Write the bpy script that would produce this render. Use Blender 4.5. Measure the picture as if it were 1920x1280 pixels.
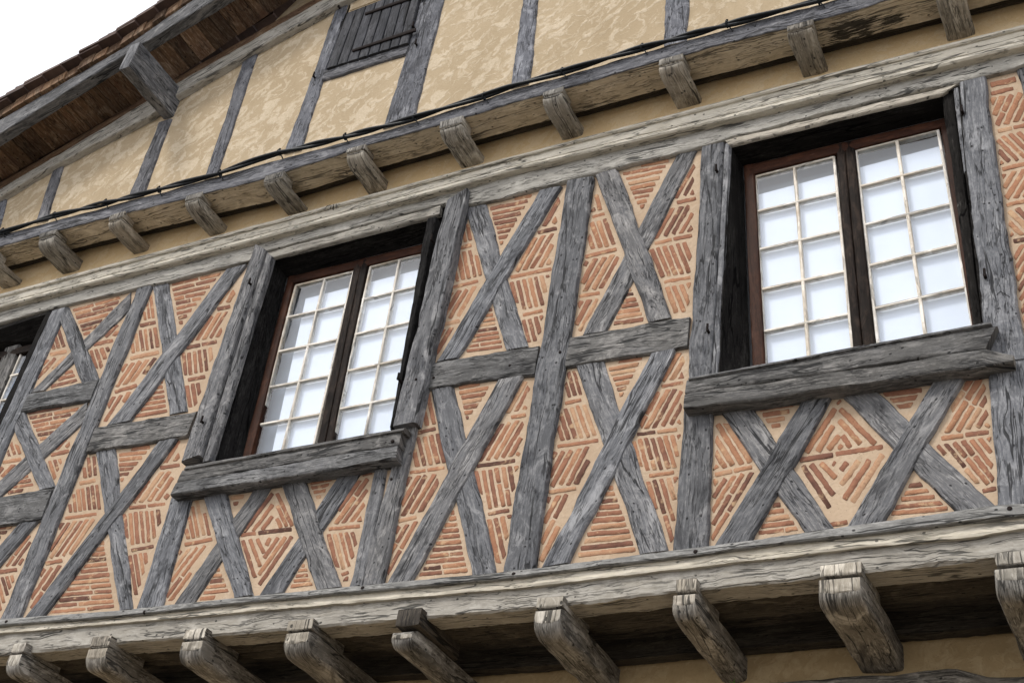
import bpy, bmesh, math, random
from mathutils import Vector, Matrix, noise as mnoise

for o in list(bpy.data.objects):
    bpy.data.objects.remove(o)
SC = bpy.context.scene
COL = SC.collection
RAD = math.radians

# ------------------------------------------------------------------ camera
F_PX = 2452.0
Zc = Vector((565, -3280, F_PX)).normalized()
Xc = Vector((5040, -965, -F_PX)); Xc = (Xc - Zc * Xc.dot(Zc)).normalized()
Yc = Zc.cross(Xc)
FWD = Vector((Xc.z, Yc.z, Zc.z))
CAM = Vector((0.0, -7.43 * FWD.y, 1.6))
cam_d = bpy.data.cameras.new("camera")
cam = bpy.data.objects.new("camera", cam_d); COL.objects.link(cam)
cam_d.sensor_width = 36.0
cam_d.lens = 36.0 * F_PX / 1920.0
cam_d.clip_start = 0.05; cam_d.clip_end = 500
rt = Vector((Xc.x, Yc.x, Zc.x)); dn = Vector((Xc.y, Yc.y, Zc.y))
cam.matrix_world = Matrix(((rt.x, -dn.x, -FWD.x, CAM.x), (rt.y, -dn.y, -FWD.y, CAM.y),
                           (rt.z, -dn.z, -FWD.z, CAM.z), (0, 0, 0, 1)))
SC.camera = cam

# ------------------------------------------------------------------ sky, sun, exposure
SUN_EL, SUN_AZ = 48.0, 212.0          # azimuth clockwise from +Y
world = bpy.data.worlds.new("World"); SC.world = world; world.use_nodes = True
wn = world.node_tree; wn.nodes.clear()
sky = wn.nodes.new("ShaderNodeTexSky"); sky.sky_type = 'NISHITA'; sky.sun_disc = False
sky.sun_elevation = RAD(SUN_EL); sky.sun_rotation = RAD(SUN_AZ); sky.dust_density = 3.0
hs = wn.nodes.new("ShaderNodeHueSaturation"); hs.inputs['Saturation'].default_value = 0.45
cl = wn.nodes.new("ShaderNodeMix"); cl.data_type = 'RGBA'
cl.inputs[0].default_value = 0.72
cl.inputs[7].default_value = (10.0, 10.1, 10.6, 1)      # thin even cloud layer
bg = wn.nodes.new("ShaderNodeBackground"); bg.inputs['Strength'].default_value = 0.11
wo = wn.nodes.new("ShaderNodeOutputWorld")
wn.links.new(sky.outputs[0], hs.inputs['Color']); wn.links.new(hs.outputs[0], cl.inputs[6])
wn.links.new(cl.outputs[2], bg.inputs['Color']); wn.links.new(bg.outputs[0], wo.inputs['Surface'])
sl = bpy.data.lights.new("sun", 'SUN'); sl.energy = 1.5; sl.angle = RAD(12); sl.color = (1.0, 0.96, 0.9)
so = bpy.data.objects.new("sun", sl); COL.objects.link(so); so.location = (-6, -12, 14)
sd = Vector((math.sin(RAD(SUN_AZ)) * math.cos(RAD(SUN_EL)), math.cos(RAD(SUN_AZ)) * math.cos(RAD(SUN_EL)), math.sin(RAD(SUN_EL))))
so.rotation_euler = (-sd).to_track_quat('-Z', 'Y').to_euler()
SC.view_settings.view_transform = 'Standard'; SC.view_settings.look = 'None'
SC.view_settings.gamma = 1.0; SC.view_settings.use_curve_mapping = False
SC.view_settings.exposure = 0.60
SC.render.engine = 'CYCLES'
SC.cycles.max_bounces = 8; SC.cycles.transparent_max_bounces = 8

# ------------------------------------------------------------------ survey helper: photograph point -> point on a plane parallel to the facade
# the facade's main frame is the plane Y = 0; w is how far a plane stands proud of it, towards the street
def P(p, w=0.0):
    d = Xc * 0
    v = Vector((p[0] - 960, p[1] - 640, F_PX))
    d = Vector((Xc.dot(v), Yc.dot(v), Zc.dot(v)))
    t = (-w - CAM.y) / d.y
    return CAM + d * t

def lerp(a, b, t):
    return tuple(x + (y - x) * t for x, y in zip(a, b))

def pl_at(pl, t):
    """point at fraction t of a polyline (by length)"""
    if len(pl) == 2:
        return lerp(pl[0], pl[1], t)
    ls = [math.dist(pl[i], pl[i + 1]) for i in range(len(pl) - 1)]
    s = t * sum(ls)
    for i, l in enumerate(ls):
        if s <= l or i == len(ls) - 1:
            return lerp(pl[i], pl[i + 1], s / l if l else 0)
        s -= l

def y_at(pl, x):
    for i in range(len(pl) - 1):
        if x <= pl[i + 1][0] or i == len(pl) - 2:
            a, b = pl[i], pl[i + 1]
            return a[1] + (b[1] - a[1]) * (x - a[0]) / (b[0] - a[0])

# ------------------------------------------------------------------ object helpers
def empty(name, loc, label=None, cat=None, group=None):
    o = bpy.data.objects.new(name, None); COL.objects.link(o); o.location = loc
    o.empty_display_size = 0.2
    if label: o['label'] = label
    if cat: o['category'] = cat
    if group: o['group'] = group
    o['_w'] = 0
    del o['_w']
    ORG[o.name] = Vector(loc)
    return o
ORG = {}

def mk(name, verts, faces, mat, parent=None, uvs=None, kind=None, label=None, sharp=38, cat=None, normals=True, fmat=None):
    verts = [Vector(v) for v in verts]
    lo = Vector((min(v.x for v in verts), min(v.y for v in verts), min(v.z for v in verts)))
    hi = Vector((max(v.x for v in verts), max(v.y for v in verts), max(v.z for v in verts)))
    c = (lo + hi) / 2
    me = bpy.data.meshes.new(name)
    me.from_pydata([v - c for v in verts], [], faces)
    if isinstance(mat, (list, tuple)):
        for m_ in mat: me.materials.append(m_)
        if fmat: me.polygons.foreach_set('material_index', fmat)
    else:
        me.materials.append(mat)
    if uvs:
        ul = me.uv_layers.new(name="uv")
        vi = [l.vertex_index for l in me.loops]
        flat = []
        for i in vi: flat += list(uvs[i])
        ul.data.foreach_set('uv', flat)
    if normals:
        bm = bmesh.new(); bm.from_mesh(me)
        bmesh.ops.recalc_face_normals(bm, faces=bm.faces)
        bm.to_mesh(me); bm.free()
    if sharp:
        me.polygons.foreach_set('use_smooth', [True] * len(me.polygons))
        me.set_sharp_from_angle(angle=RAD(sharp))
    o = bpy.data.objects.new(name, me); COL.objects.link(o)
    o.location = c - (ORG[parent.name] if parent else Vector((0, 0, 0)))
    if parent: o.parent = parent
    ORG[o.name] = c
    if kind: o['kind'] = kind
    if label: o['label'] = label
    if cat: o['category'] = cat
    return o

RNG = random.Random(11)

# ------------------------------------------------------------------ materials
def new_mat(name):
    m = bpy.data.materials.new(name); m.use_nodes = True
    nt = m.node_tree; nt.nodes.clear()
    out = nt.nodes.new('ShaderNodeOutputMaterial'); b = nt.nodes.new('ShaderNodeBsdfPrincipled')
    nt.links.new(b.outputs[0], out.inputs[0])
    return m, nt, b

class NT:
    def __init__(s, nt): s.nt = nt
    def n(s, t, **k):
        nd = s.nt.nodes.new(t)
        for a, v in k.items(): setattr(nd, a, v)
        return nd
    def l(s, a, b): s.nt.links.new(a, b)
    def val(s, x, sock):
        if isinstance(x, (int, float)): sock.default_value = x
        elif isinstance(x, tuple): sock.default_value = x
        else: s.l(x, sock)
    def m(s, op, a, b=0.0, c=None, clamp=False):
        nd = s.n('ShaderNodeMath', operation=op); nd.use_clamp = clamp
        s.val(a, nd.inputs[0]); s.val(b, nd.inputs[1])
        if c is not None: s.val(c, nd.inputs[2])
        return nd.outputs[0]
    def noise(s, vec, scale=1, detail=4, rough=.55, dist=0.0):
        nd = s.n('ShaderNodeTexNoise'); s.l(vec, nd.inputs['Vector'])
        nd.inputs['Scale'].default_value = scale; nd.inputs['Detail'].default_value = detail
        nd.inputs['Roughness'].default_value = rough; nd.inputs['Distortion'].default_value = dist
        return nd.outputs['Fac']
    def vor(s, vec, scale=1, feat='F1', rnd=1.0):
        nd = s.n('ShaderNodeTexVoronoi', feature=feat); s.l(vec, nd.inputs['Vector'])
        nd.inputs['Scale'].default_value = scale; nd.inputs['Randomness'].default_value = rnd
        return nd
    def ramp(s, fac, stops, interp='LINEAR'):
        nd = s.n('ShaderNodeValToRGB'); nd.color_ramp.interpolation = interp
        e = nd.color_ramp.elements
        while len(e) < len(stops): e.new(.5)
        for el, (p, c) in zip(e, stops):
            el.position = p; el.color = c if len(c) == 4 else (*c, 1)
        s.l(fac, nd.inputs[0]); return nd.outputs[0]
    def mix(s, f, a, b, blend='MIX'):
        nd = s.n('ShaderNodeMix', data_type='RGBA', blend_type=blend)
        s.val(f, nd.inputs[0])
        s.val((*a, 1) if isinstance(a, tuple) else a, nd.inputs[6])
        s.val((*b, 1) if isinstance(b, tuple) else b, nd.inputs[7])
        return nd.outputs[2]
    def smooth(s, x, lo, hi, a=0.0, b=1.0):
        nd = s.n('ShaderNodeMapRange', interpolation_type='SMOOTHSTEP')
        s.val(x, nd.inputs['Value']); nd.inputs['From Min'].default_value = lo; nd.inputs['From Max'].default_value = hi
        nd.inputs['To Min'].default_value = a; nd.inputs['To Max'].default_value = b
        return nd.outputs[0]
    def bump(s, h, strength, dist, nrm=None):
        nd = s.n('ShaderNodeBump'); nd.inputs['Strength'].default_value = strength
        nd.inputs['Distance'].default_value = dist; s.l(h, nd.inputs['Height'])
        if nrm: s.l(nrm, nd.inputs['Normal'])
        return nd.outputs[0]

def wood(name, dark, mid, light, crack=1.0, rough=.85, tint=None, tint_amt=.5, bump=1.0, vary=.34, crackcol=.1, holes=True, spec=.3, stain=None, patch=.7):
    m, nt, b = new_mat(name); g = NT(nt)
    uv = g.n('ShaderNodeUVMap', uv_map='uv').outputs[0]
    oi = g.n('ShaderNodeObjectInfo').outputs['Random']
    sep = g.n('ShaderNodeSeparateXYZ'); g.l(uv, sep.inputs[0])
    u = g.m('ADD', sep.outputs[0], g.m('MULTIPLY', oi, 37.0)); v0 = g.m('ADD', sep.outputs[1], g.m('MULTIPLY', oi, 11.0))
    def comb(a, c, z=0.0):
        nd = g.n('ShaderNodeCombineXYZ'); g.val(a, nd.inputs[0]); g.val(c, nd.inputs[1]); g.val(z, nd.inputs[2]); return nd.outputs[0]
    # long soft waviness of the fibres, stronger round the knots
    w1 = g.noise(comb(g.m('MULTIPLY', u, 3.0), g.m('MULTIPLY', v0, 7.0)), 1, 3, .6)
    kn = g.vor(comb(g.m('MULTIPLY', u, 1.5), g.m('MULTIPLY', v0, 4.5)), 1)
    kd = g.smooth(kn.outputs['Distance'], 0.0, .22, 1.0, 0.0)
    v = g.m('ADD', v0, g.m('MULTIPLY', g.m('SUBTRACT', w1, .5), .030))
    v = g.m('ADD', v, g.m('MULTIPLY', kd, .028))
    n1 = g.noise(comb(g.m('MULTIPLY', u, 7.0), g.m('MULTIPLY', v, 95.0)), 1, 6, .72, .2)
    n2 = g.noise(comb(g.m('MULTIPLY', u, 1.6), g.m('MULTIPLY', v, 34.0)), 1, 5, .65)
    n3 = g.noise(comb(g.m('MULTIPLY', u, 3.2), g.m('MULTIPLY', v0, 7.0)), 1, 5, .62, .6)
    n5 = g.noise(comb(g.m('MULTIPLY', u, 30.0), g.m('MULTIPLY', v0, 60.0)), 1, 6, .75)
    f = g.m('ADD', g.m('MULTIPLY', n1, .32), g.m('MULTIPLY', n2, .14))
    f = g.m('ADD', f, g.m('ADD', g.m('MULTIPLY', n3, .30), g.m('MULTIPLY', n5, .24)))
    col = g.ramp(f, [(.33, dark), (.42, lerp(dark, mid, .7)), (.50, mid), (.585, light), (.68, lerp(light, (1, 1, 1), .2))])
    n6 = g.noise(comb(g.m('MULTIPLY', u, 5.0), g.m('MULTIPLY', v0, 9.0), 4.4), 1, 6, .72, .8)
    col = g.mix(g.m('MULTIPLY', g.smooth(n6, .50, .66), patch), col, tuple(min(1, x * 1.12) for x in light))
    n7 = g.noise(comb(g.m('MULTIPLY', u, 2.6), g.m('MULTIPLY', v0, 6.0), 9.4), 1, 5, .7, .5)
    col = g.mix(g.m('MULTIPLY', g.smooth(n7, .54, .68), patch * 1.1), col, tuple(x * 1.5 for x in dark))
    wr = g.m('FRACT', g.m('MULTIPLY', oi, 7.31))
    warm = g.mix(1.0, col, (1.10, 1.0, .86), 'MULTIPLY')
    col = g.mix(g.m('MULTIPLY', wr, .5), col, warm)
    if tint:
        col = g.mix(g.m('MULTIPLY', g.smooth(n3, .45, .68), tint_amt), col, tint)
    # drying cracks along the grain
    c1 = g.noise(comb(g.m('MULTIPLY', u, 1.0), g.m('MULTIPLY', v, 13.0), 3.3), 1, 3, .5, .2)
    a1 = g.m('ABSOLUTE', g.m('SUBTRACT', c1, .5))
    m1 = g.noise(comb(g.m('MULTIPLY', u, 1.7), g.m('MULTIPLY', v0, 6.0), 7.1), 1, 2, .5)
    cr = g.m('MULTIPLY', g.smooth(a1, .006, .017, 1, 0), g.smooth(m1, .42, .52))
    c2 = g.noise(comb(g.m('MULTIPLY', u, 4.5), g.m('MULTIPLY', v, 48.0), 1.3), 1, 3, .6, .3)
    a2 = g.m('ABSOLUTE', g.m('SUBTRACT', c2, .47))
    m2 = g.noise(comb(g.m('MULTIPLY', u, 6.0), g.m('MULTIPLY', v0, 12.0), 2.2), 1, 2, .5)
    cr2 = g.m('MULTIPLY', g.smooth(a2, .008, .035, 1, 0), g.smooth(m2, .42, .55))
    crk = g.m('MAXIMUM', cr, g.m('MULTIPLY', cr2, .75))
    crk = g.m('MULTIPLY', crk, crack, clamp=True)
    kc = g.smooth(kn.outputs['Distance'], .03, .085, 1, 0)
    crk = g.m('MAXIMUM', crk, g.m('MULTIPLY', kc, .45))
    if holes:
        vo = g.vor(comb(g.m('MULTIPLY', u, 20.0), g.m('MULTIPLY', v0, 26.0), 5.0), 1)
        hs_ = g.n('ShaderNodeSeparateColor'); g.l(vo.outputs['Color'], hs_.inputs[0])
        ho = g.m('MULTIPLY', g.smooth(vo.outputs['Distance'], .12, .19, 1, 0), g.m('GREATER_THAN', hs_.outputs[0], .72))
        crk = g.m('MAXIMUM', crk, ho)
    col = g.mix(g.m('MULTIPLY', crk, .9), col, tuple(c * crackcol for c in mid))
    for sp, rx, rz in (stain or []):
        ge = g.n('ShaderNodeNewGeometry').outputs['Position']
        vs = g.n('ShaderNodeVectorMath', operation='SUBTRACT'); g.l(ge, vs.inputs[0]); vs.inputs[1].default_value = sp
        vk = g.n('ShaderNodeVectorMath', operation='MULTIPLY'); g.l(vs.outputs[0], vk.inputs[0]); vk.inputs[1].default_value = (1 / rx, 1 / rz, 1 / rz)
        ln = g.n('ShaderNodeVectorMath', operation='LENGTH'); g.l(vk.outputs[0], ln.inputs[0])
        e = g.m('ADD', ln.outputs['Value'], g.m('MULTIPLY', g.m('SUBTRACT', n1, .5), 3.2))
        e = g.m('ADD', e, g.m('MULTIPLY', g.m('SUBTRACT', n3, .5), 2.0))
        col = g.mix(g.smooth(e, .75, 1.1, .93, 0), col, (.012, .011, .009))
    hsv = g.n('ShaderNodeHueSaturation'); g.l(col, hsv.inputs['Color'])
    g.val(g.m('ADD', 1 - vary / 2, g.m('MULTIPLY', oi, vary)), hsv.inputs['Value'])
    g.l(hsv.outputs[0], b.inputs['Base Color'])
    b.inputs['Roughness'].default_value = rough
    b.inputs['Specular IOR Level'].default_value = spec
    h = g.m('ADD', g.m('MULTIPLY', n1, .6), g.m('MULTIPLY', n2, .35))
    h = g.m('ADD', h, g.m('MULTIPLY', n5, .45))
    h = g.m('SUBTRACT', h, g.m('MULTIPLY', crk, 1.3))
    g.l(g.bump(h, .7 * bump, .007), b.inputs['Normal'])
    return m

W_GREY = wood("weathered_grey_oak", (.024, .025, .028), (.124, .128, .138), (.30, .303, .312), tint=(.064, .068, .078), tint_amt=.6)
W_GREY2 = wood("weathered_dark_oak", (.023, .023, .023), (.108, .108, .108), (.255, .253, .25), tint=(.05, .052, .06), tint_amt=.4)
W_UP = wood("bluish_oak", (.024, .025, .030), (.11, .114, .130), (.26, .265, .285), tint=(.052, .056, .072), tint_amt=.5)
W_PALE = wood("limewashed_oak", (.31, .29, .245), (.56, .53, .455), (.69, .665, .60), tint=(.43, .39, .31), tint_amt=.6, patch=.4, bump=.8, crackcol=.16)
W_PALE2 = wood("grey_limed_oak", (.19, .178, .155), (.375, .355, .315), (.55, .53, .485), tint=(.29, .262, .21), tint_amt=.6, patch=.45, bump=.9, crackcol=.14)
W_TAN = wood("tan_oak", (.17, .14, .10), (.45, .385, .285), (.62, .56, .46), tint=(.25, .20, .135), tint_amt=.5, crackcol=.15)
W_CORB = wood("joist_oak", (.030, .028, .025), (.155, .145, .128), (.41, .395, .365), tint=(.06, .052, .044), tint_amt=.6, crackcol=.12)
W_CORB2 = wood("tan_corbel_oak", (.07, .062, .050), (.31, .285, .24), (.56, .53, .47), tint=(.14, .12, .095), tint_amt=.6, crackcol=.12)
W_TOP = wood("grey_plate_oak", (.13, .125, .115), (.29, .282, .258), (.44, .43, .40), tint=(.20, .19, .165), tint_amt=.5, crackcol=.13, patch=.4, bump=.9)
W_LEDGE = wood("grey_ledge_oak", (.06, .06, .058), (.19, .188, .18), (.36, .355, .34), tint=(.11, .108, .10), tint_amt=.5, patch=.5)
W_FLOOR = wood("shaded_floor_oak", (.014, .011, .008), (.046, .037, .027), (.11, .094, .07), tint=(.022, .018, .013), tint_amt=.5)  # darkened so the shade under the jetty sits in the wood colour
W_DARK = wood("near_black_oak", (.012, .010, .009), (.04, .034, .028), (.10, .085, .065), tint=(.02, .017, .014), tint_amt=.5, bump=.7)  # own colour of the dark block; in gaps, shade put into colour
W_BLACK = wood("black_oak", (.006, .0058, .0056), (.013, .0125, .0125), (.032, .031, .03), spec=.05, bump=.4, vary=.1, holes=False, rough=.95, patch=.2)  # black wood; on the hatch board the black is painted shadow
W_BROWN = wood("brown_painted_oak", (.012, .0045, .002), (.030, .0105, .005), (.058, .022, .011), spec=.12, bump=.4, vary=.1, crack=.4, holes=False, rough=.6)
W_MULL = wood("dark_mullion_oak", (.005, .004, .003), (.013, .0095, .008), (.04, .028, .022), spec=.06, bump=.5, vary=.1, crack=.6, holes=False, rough=.6)
W_SOFF = wood("soffit_pine", (.05, .026, .015), (.17, .10, .056), (.40, .31, .22), tint=(.09, .036, .018), tint_amt=.8, patch=.4, vary=1.0, crack=.7, crackcol=.1)
W_SHUT = wood("slate_blue_shutter", (.011, .012, .015), (.031, .033, .040), (.068, .071, .082), bump=.6, vary=.3)
W_WHITE = wood("flaking_white_paint", (.30, .25, .19), (.60, .56, .49), (.80, .78, .74), bump=.5, vary=.1, crack=.7, crackcol=.25, holes=False, rough=.5)

def plaster(name, base, light, dark, patch=1.0):
    m, nt, b = new_mat(name); g = NT(nt)
    geo = g.n('ShaderNodeTexCoord').outputs['Object']
    oi = g.n('ShaderNodeObjectInfo').outputs['Random']
    vm = g.n('ShaderNodeVectorMath', operation='ADD'); g.l(geo, vm.inputs[0])
    cx = g.n('ShaderNodeCombineXYZ'); g.val(g.m('MULTIPLY', oi, 19.0), cx.inputs[0]); g.val(g.m('MULTIPLY', oi, 7.0), cx.inputs[2]); g.l(cx.outputs[0], vm.inputs[1])
    p = vm.outputs[0]
    wn_ = g.n('ShaderNodeTexNoise'); g.l(p, wn_.inputs['Vector']); wn_.inputs['Scale'].default_value = 6.0; wn_.inputs['Detail'].default_value = 4
    sc = g.n('ShaderNodeVectorMath', operation='MULTIPLY_ADD'); g.l(wn_.outputs['Color'], sc.inputs[0]); sc.inputs[1].default_value = (.22, .22, .22); g.l(p, sc.inputs[2])
    q = sc.outputs[0]
    # trowel strokes: streaky flakes lying obliquely
    mp = g.n('ShaderNodeMapping', vector_type='TEXTURE'); g.l(q, mp.inputs[0]); mp.inputs['Rotation'].default_value = (0, RAD(-38), 0); mp.inputs['Scale'].default_value = (1 / 6.0, 1 / 9, 1 / 13)
    a = g.noise(mp.outputs[0], 1, 3, .55, .6)
    fl = g.smooth(a, .51, .59)
    mp2 = g.n('ShaderNodeMapping', vector_type='TEXTURE'); g.l(q, mp2.inputs[0]); mp2.inputs['Rotation'].default_value = (0, RAD(-60), 0); mp2.inputs['Scale'].default_value = (1 / 10, 1 / 10, 1 / 17); mp2.inputs['Location'].default_value = (3, 1, 8)
    a2 = g.noise(mp2.outputs[0], 1, 4, .6, .8)
    fl2 = g.smooth(a2, .53, .62)
    big = g.noise(p, 1.6, 4, .6)
    fine = g.noise(p, 60, 5, .7)
    col = g.mix(g.smooth(big, .35, .7), base, lerp(base, dark, .55))
    col = g.mix(g.m('MULTIPLY', fl, .5 * patch), col, light)
    col = g.mix(g.m('MULTIPLY', fl2, .45 * patch), col, lerp(light, base, .2))
    ed = g.m('ABSOLUTE', g.m('SUBTRACT', a, .53))
    edm = g.m('MULTIPLY', g.smooth(ed, .0, .012, 1, 0), .28)
    col = g.mix(edm, col, lerp(dark, base, .25))
    col = g.mix(g.smooth(fine, .35, .75, .0, .42), col, dark)
    ms = g.n('ShaderNodeMapping'); g.l(p, ms.inputs[0]); ms.inputs['Scale'].default_value = (5.0, 5.0, .9)
    st = g.noise(ms.outputs[0], 1, 5, .65)
    col = g.mix(g.smooth(st, .52, .72, 0, .45), col, dark)
    pt = g.vor(p, 42); col = g.mix(g.smooth(pt.outputs['Distance'], .06, .13, .55, 0), col, lerp(dark, (0, 0, 0), .5))
    g.l(col, b.inputs['Base Color']); b.inputs['Roughness'].default_value = .93
    b.inputs['Specular IOR Level'].default_value = .15
    h = g.m('ADD', g.m('MULTIPLY', fl, .55 * patch), g.m('MULTIPLY', fine, .5))
    h = g.m('ADD', h, g.m('ADD', g.m('MULTIPLY', fl2, .4 * patch), g.m('MULTIPLY', a2, .8)))
    g.l(g.bump(h, .32, .010), b.inputs['Normal'])
    return m

PL_UP = plaster("trowelled_lime_render", (.43, .34, .225), (.64, .55, .42), (.32, .245, .15))
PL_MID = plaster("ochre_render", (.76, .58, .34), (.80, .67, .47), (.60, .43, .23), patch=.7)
PL_LOW = plaster("shaded_ochre_render", (.50, .37, .205), (.60, .47, .29), (.36, .255, .13), patch=.8)  # darker copy of the render: jetty shade put into the wall colour
MORTAR = plaster("lime_mortar", (.51, .39, .275), (.58, .475, .36), (.35, .25, .165), patch=.5)

def brick_mat():
    m, nt, b = new_mat("fired_brick"); g = NT(nt)
    oc = g.n('ShaderNodeTexCoord').outputs['Object']
    at = g.n('ShaderNodeAttribute', attribute_name='tone').outputs['Fac']
    oi = g.n('ShaderNodeObjectInfo').outputs['Location']
    vm = g.n('ShaderNodeVectorMath', operation='ADD'); g.l(oc, vm.inputs[0]); g.l(oi, vm.inputs[1])
    p = vm.outputs[0]
    n = g.noise(p, 14, 5, .65, .3); f = g.noise(p, 90, 4, .7)
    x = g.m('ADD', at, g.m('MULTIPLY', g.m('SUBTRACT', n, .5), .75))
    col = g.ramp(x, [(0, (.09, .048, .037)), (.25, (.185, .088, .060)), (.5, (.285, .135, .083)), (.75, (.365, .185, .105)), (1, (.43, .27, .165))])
    col = g.mix(g.smooth(f, .52, .75, 0, .55), col, (.16, .07, .045))
    col = g.mix(g.smooth(g.noise(p, 22, 4, .6), .56, .70, 0, .6), col, (.56, .39, .23))
    g.l(col, b.inputs['Base Color']); b.inputs['Roughness'].default_value = .92
    b.inputs['Specular IOR Level'].default_value = .15
    g.l(g.bump(g.m('ADD', g.m('MULTIPLY', n, 1.0), g.m('MULTIPLY', f, .4)), .7, .008), b.inputs['Normal'])
    return m
BRICK = brick_mat()

def simple(name, col, rough=.6, metal=0.0, nscale=30, var=.4, bump=.3):
    m, nt, b = new_mat(name); g = NT(nt)
    oc = g.n('ShaderNodeTexCoord').outputs['Object']
    n = g.noise(oc, nscale, 5, .65)
    c = g.mix(g.smooth(n, .3, .7), tuple(x * (1 - var) for x in col), tuple(min(1, x * (1 + var)) for x in col))
    g.l(c, b.inputs['Base Color']); b.inputs['Roughness'].default_value = rough; b.inputs['Metallic'].default_value = metal
    b.inputs['Specular IOR Level'].default_value = .15
    if bump: g.l(g.bump(n, bump, .004), b.inputs['Normal'])
    return m
IRON = simple("rusty_iron", (.014, .010, .009), .9, 0, 60)
CABLE = simple("black_cable_sheath", (.014, .016, .018), .45, 0, 40, .3, .1)
BLIND = simple("white_blind", (.88, .89, .91), .8, 0, 3, .02, 0)
CURTAIN = simple("grey_lining", (.41, .425, .44), .9, 0, 5, .06, 0)
BLUE_REFL = simple("blue_sky_reflection", (.42, .52, .68), .8, 0, 4, .08, 0)  # sky reflection in the leftmost panes, put into a flat blue colour
ROOM = simple("dark_room", (.05, .05, .055), .9, 0, 3, .3, 0)
PAVE = simple("street_paving", (.155, .14, .12), .9, 0, 2.5, .2, .3)
LEAF = simple("green_blade", (.10, .24, .03), .6, 0, 30, .2, 0)

def tile_mat():
    m, nt, b = new_mat("clay_roof_tile"); g = NT(nt)
    oc = g.n('ShaderNodeTexCoord').outputs['Object']; oi = g.n('ShaderNodeObjectInfo').outputs['Random']
    n = g.noise(oc, 18, 5, .65)
    c = g.ramp(g.m('ADD', g.m('MULTIPLY', n, .6), g.m('MULTIPLY', oi, .4)), [(.2, (.03, .02, .017)), (.5, (.075, .043, .032)), (.8, (.13, .085, .066))])
    g.l(c, b.inputs['Base Color']); b.inputs['Roughness'].default_value = .85
    g.l(g.bump(n, .5, .008), b.inputs['Normal'])
    return m
TILE = tile_mat()

def glass_mat():
    m = bpy.data.materials.new("window_glass"); m.use_nodes = True
    nt = m.node_tree; nt.nodes.clear(); g = NT(nt)
    out = g.n('ShaderNodeOutputMaterial'); mx = g.n('ShaderNodeMixShader')
    tr = g.n('ShaderNodeBsdfTransparent'); tr.inputs[0].default_value = (.94, .965, .995, 1)
    gl = g.n('ShaderNodeBsdfGlossy'); gl.inputs['Roughness'].default_value = .015
    lw = g.n('ShaderNodeLayerWeight'); lw.inputs['Blend'].default_value = .5
    fr = g.m('ADD', .045, g.m('MULTIPLY', g.m('POWER', lw.outputs['Facing'], 5.0), .9))
    oc = g.n('ShaderNodeTexCoord').outputs['Object']
    g.l(g.bump(g.noise(oc, 5, 2, .5), .08, .02), gl.inputs['Normal'])
    g.l(g.m('MULTIPLY', fr, 1.3, clamp=True), mx.inputs[0]); g.l(tr.outputs[0], mx.inputs[1]); g.l(gl.outputs[0], mx.inputs[2])
    g.l(mx.outputs[0], out.inputs[0])
    return m
GLASS = glass_mat()

# ------------------------------------------------------------------ shape builders
def prism(name, poly, w, back, mat, parent, label=None, kind=None):
    """polygon of photograph points on plane w, extruded back to plane 'back'"""
    f = [P(p, w) for p in poly]; n = len(f)
    bk = [Vector((v.x, -back, v.z)) for v in f]
    faces = [tuple(range(n)), tuple(range(2 * n - 1, n - 1, -1))]
    for i in range(n):
        j = (i + 1) % n
        faces.append((i, i + n, j + n, j))
    o0 = f[0]
    uvs = [((v.x - o0.x), (v.z - o0.z)) for v in f] + [((v.x - o0.x) + .1, (v.z - o0.z) + .1) for v in bk]
    return mk(name, f + bk, faces, mat, parent, uvs, label=label, kind=kind)

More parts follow.
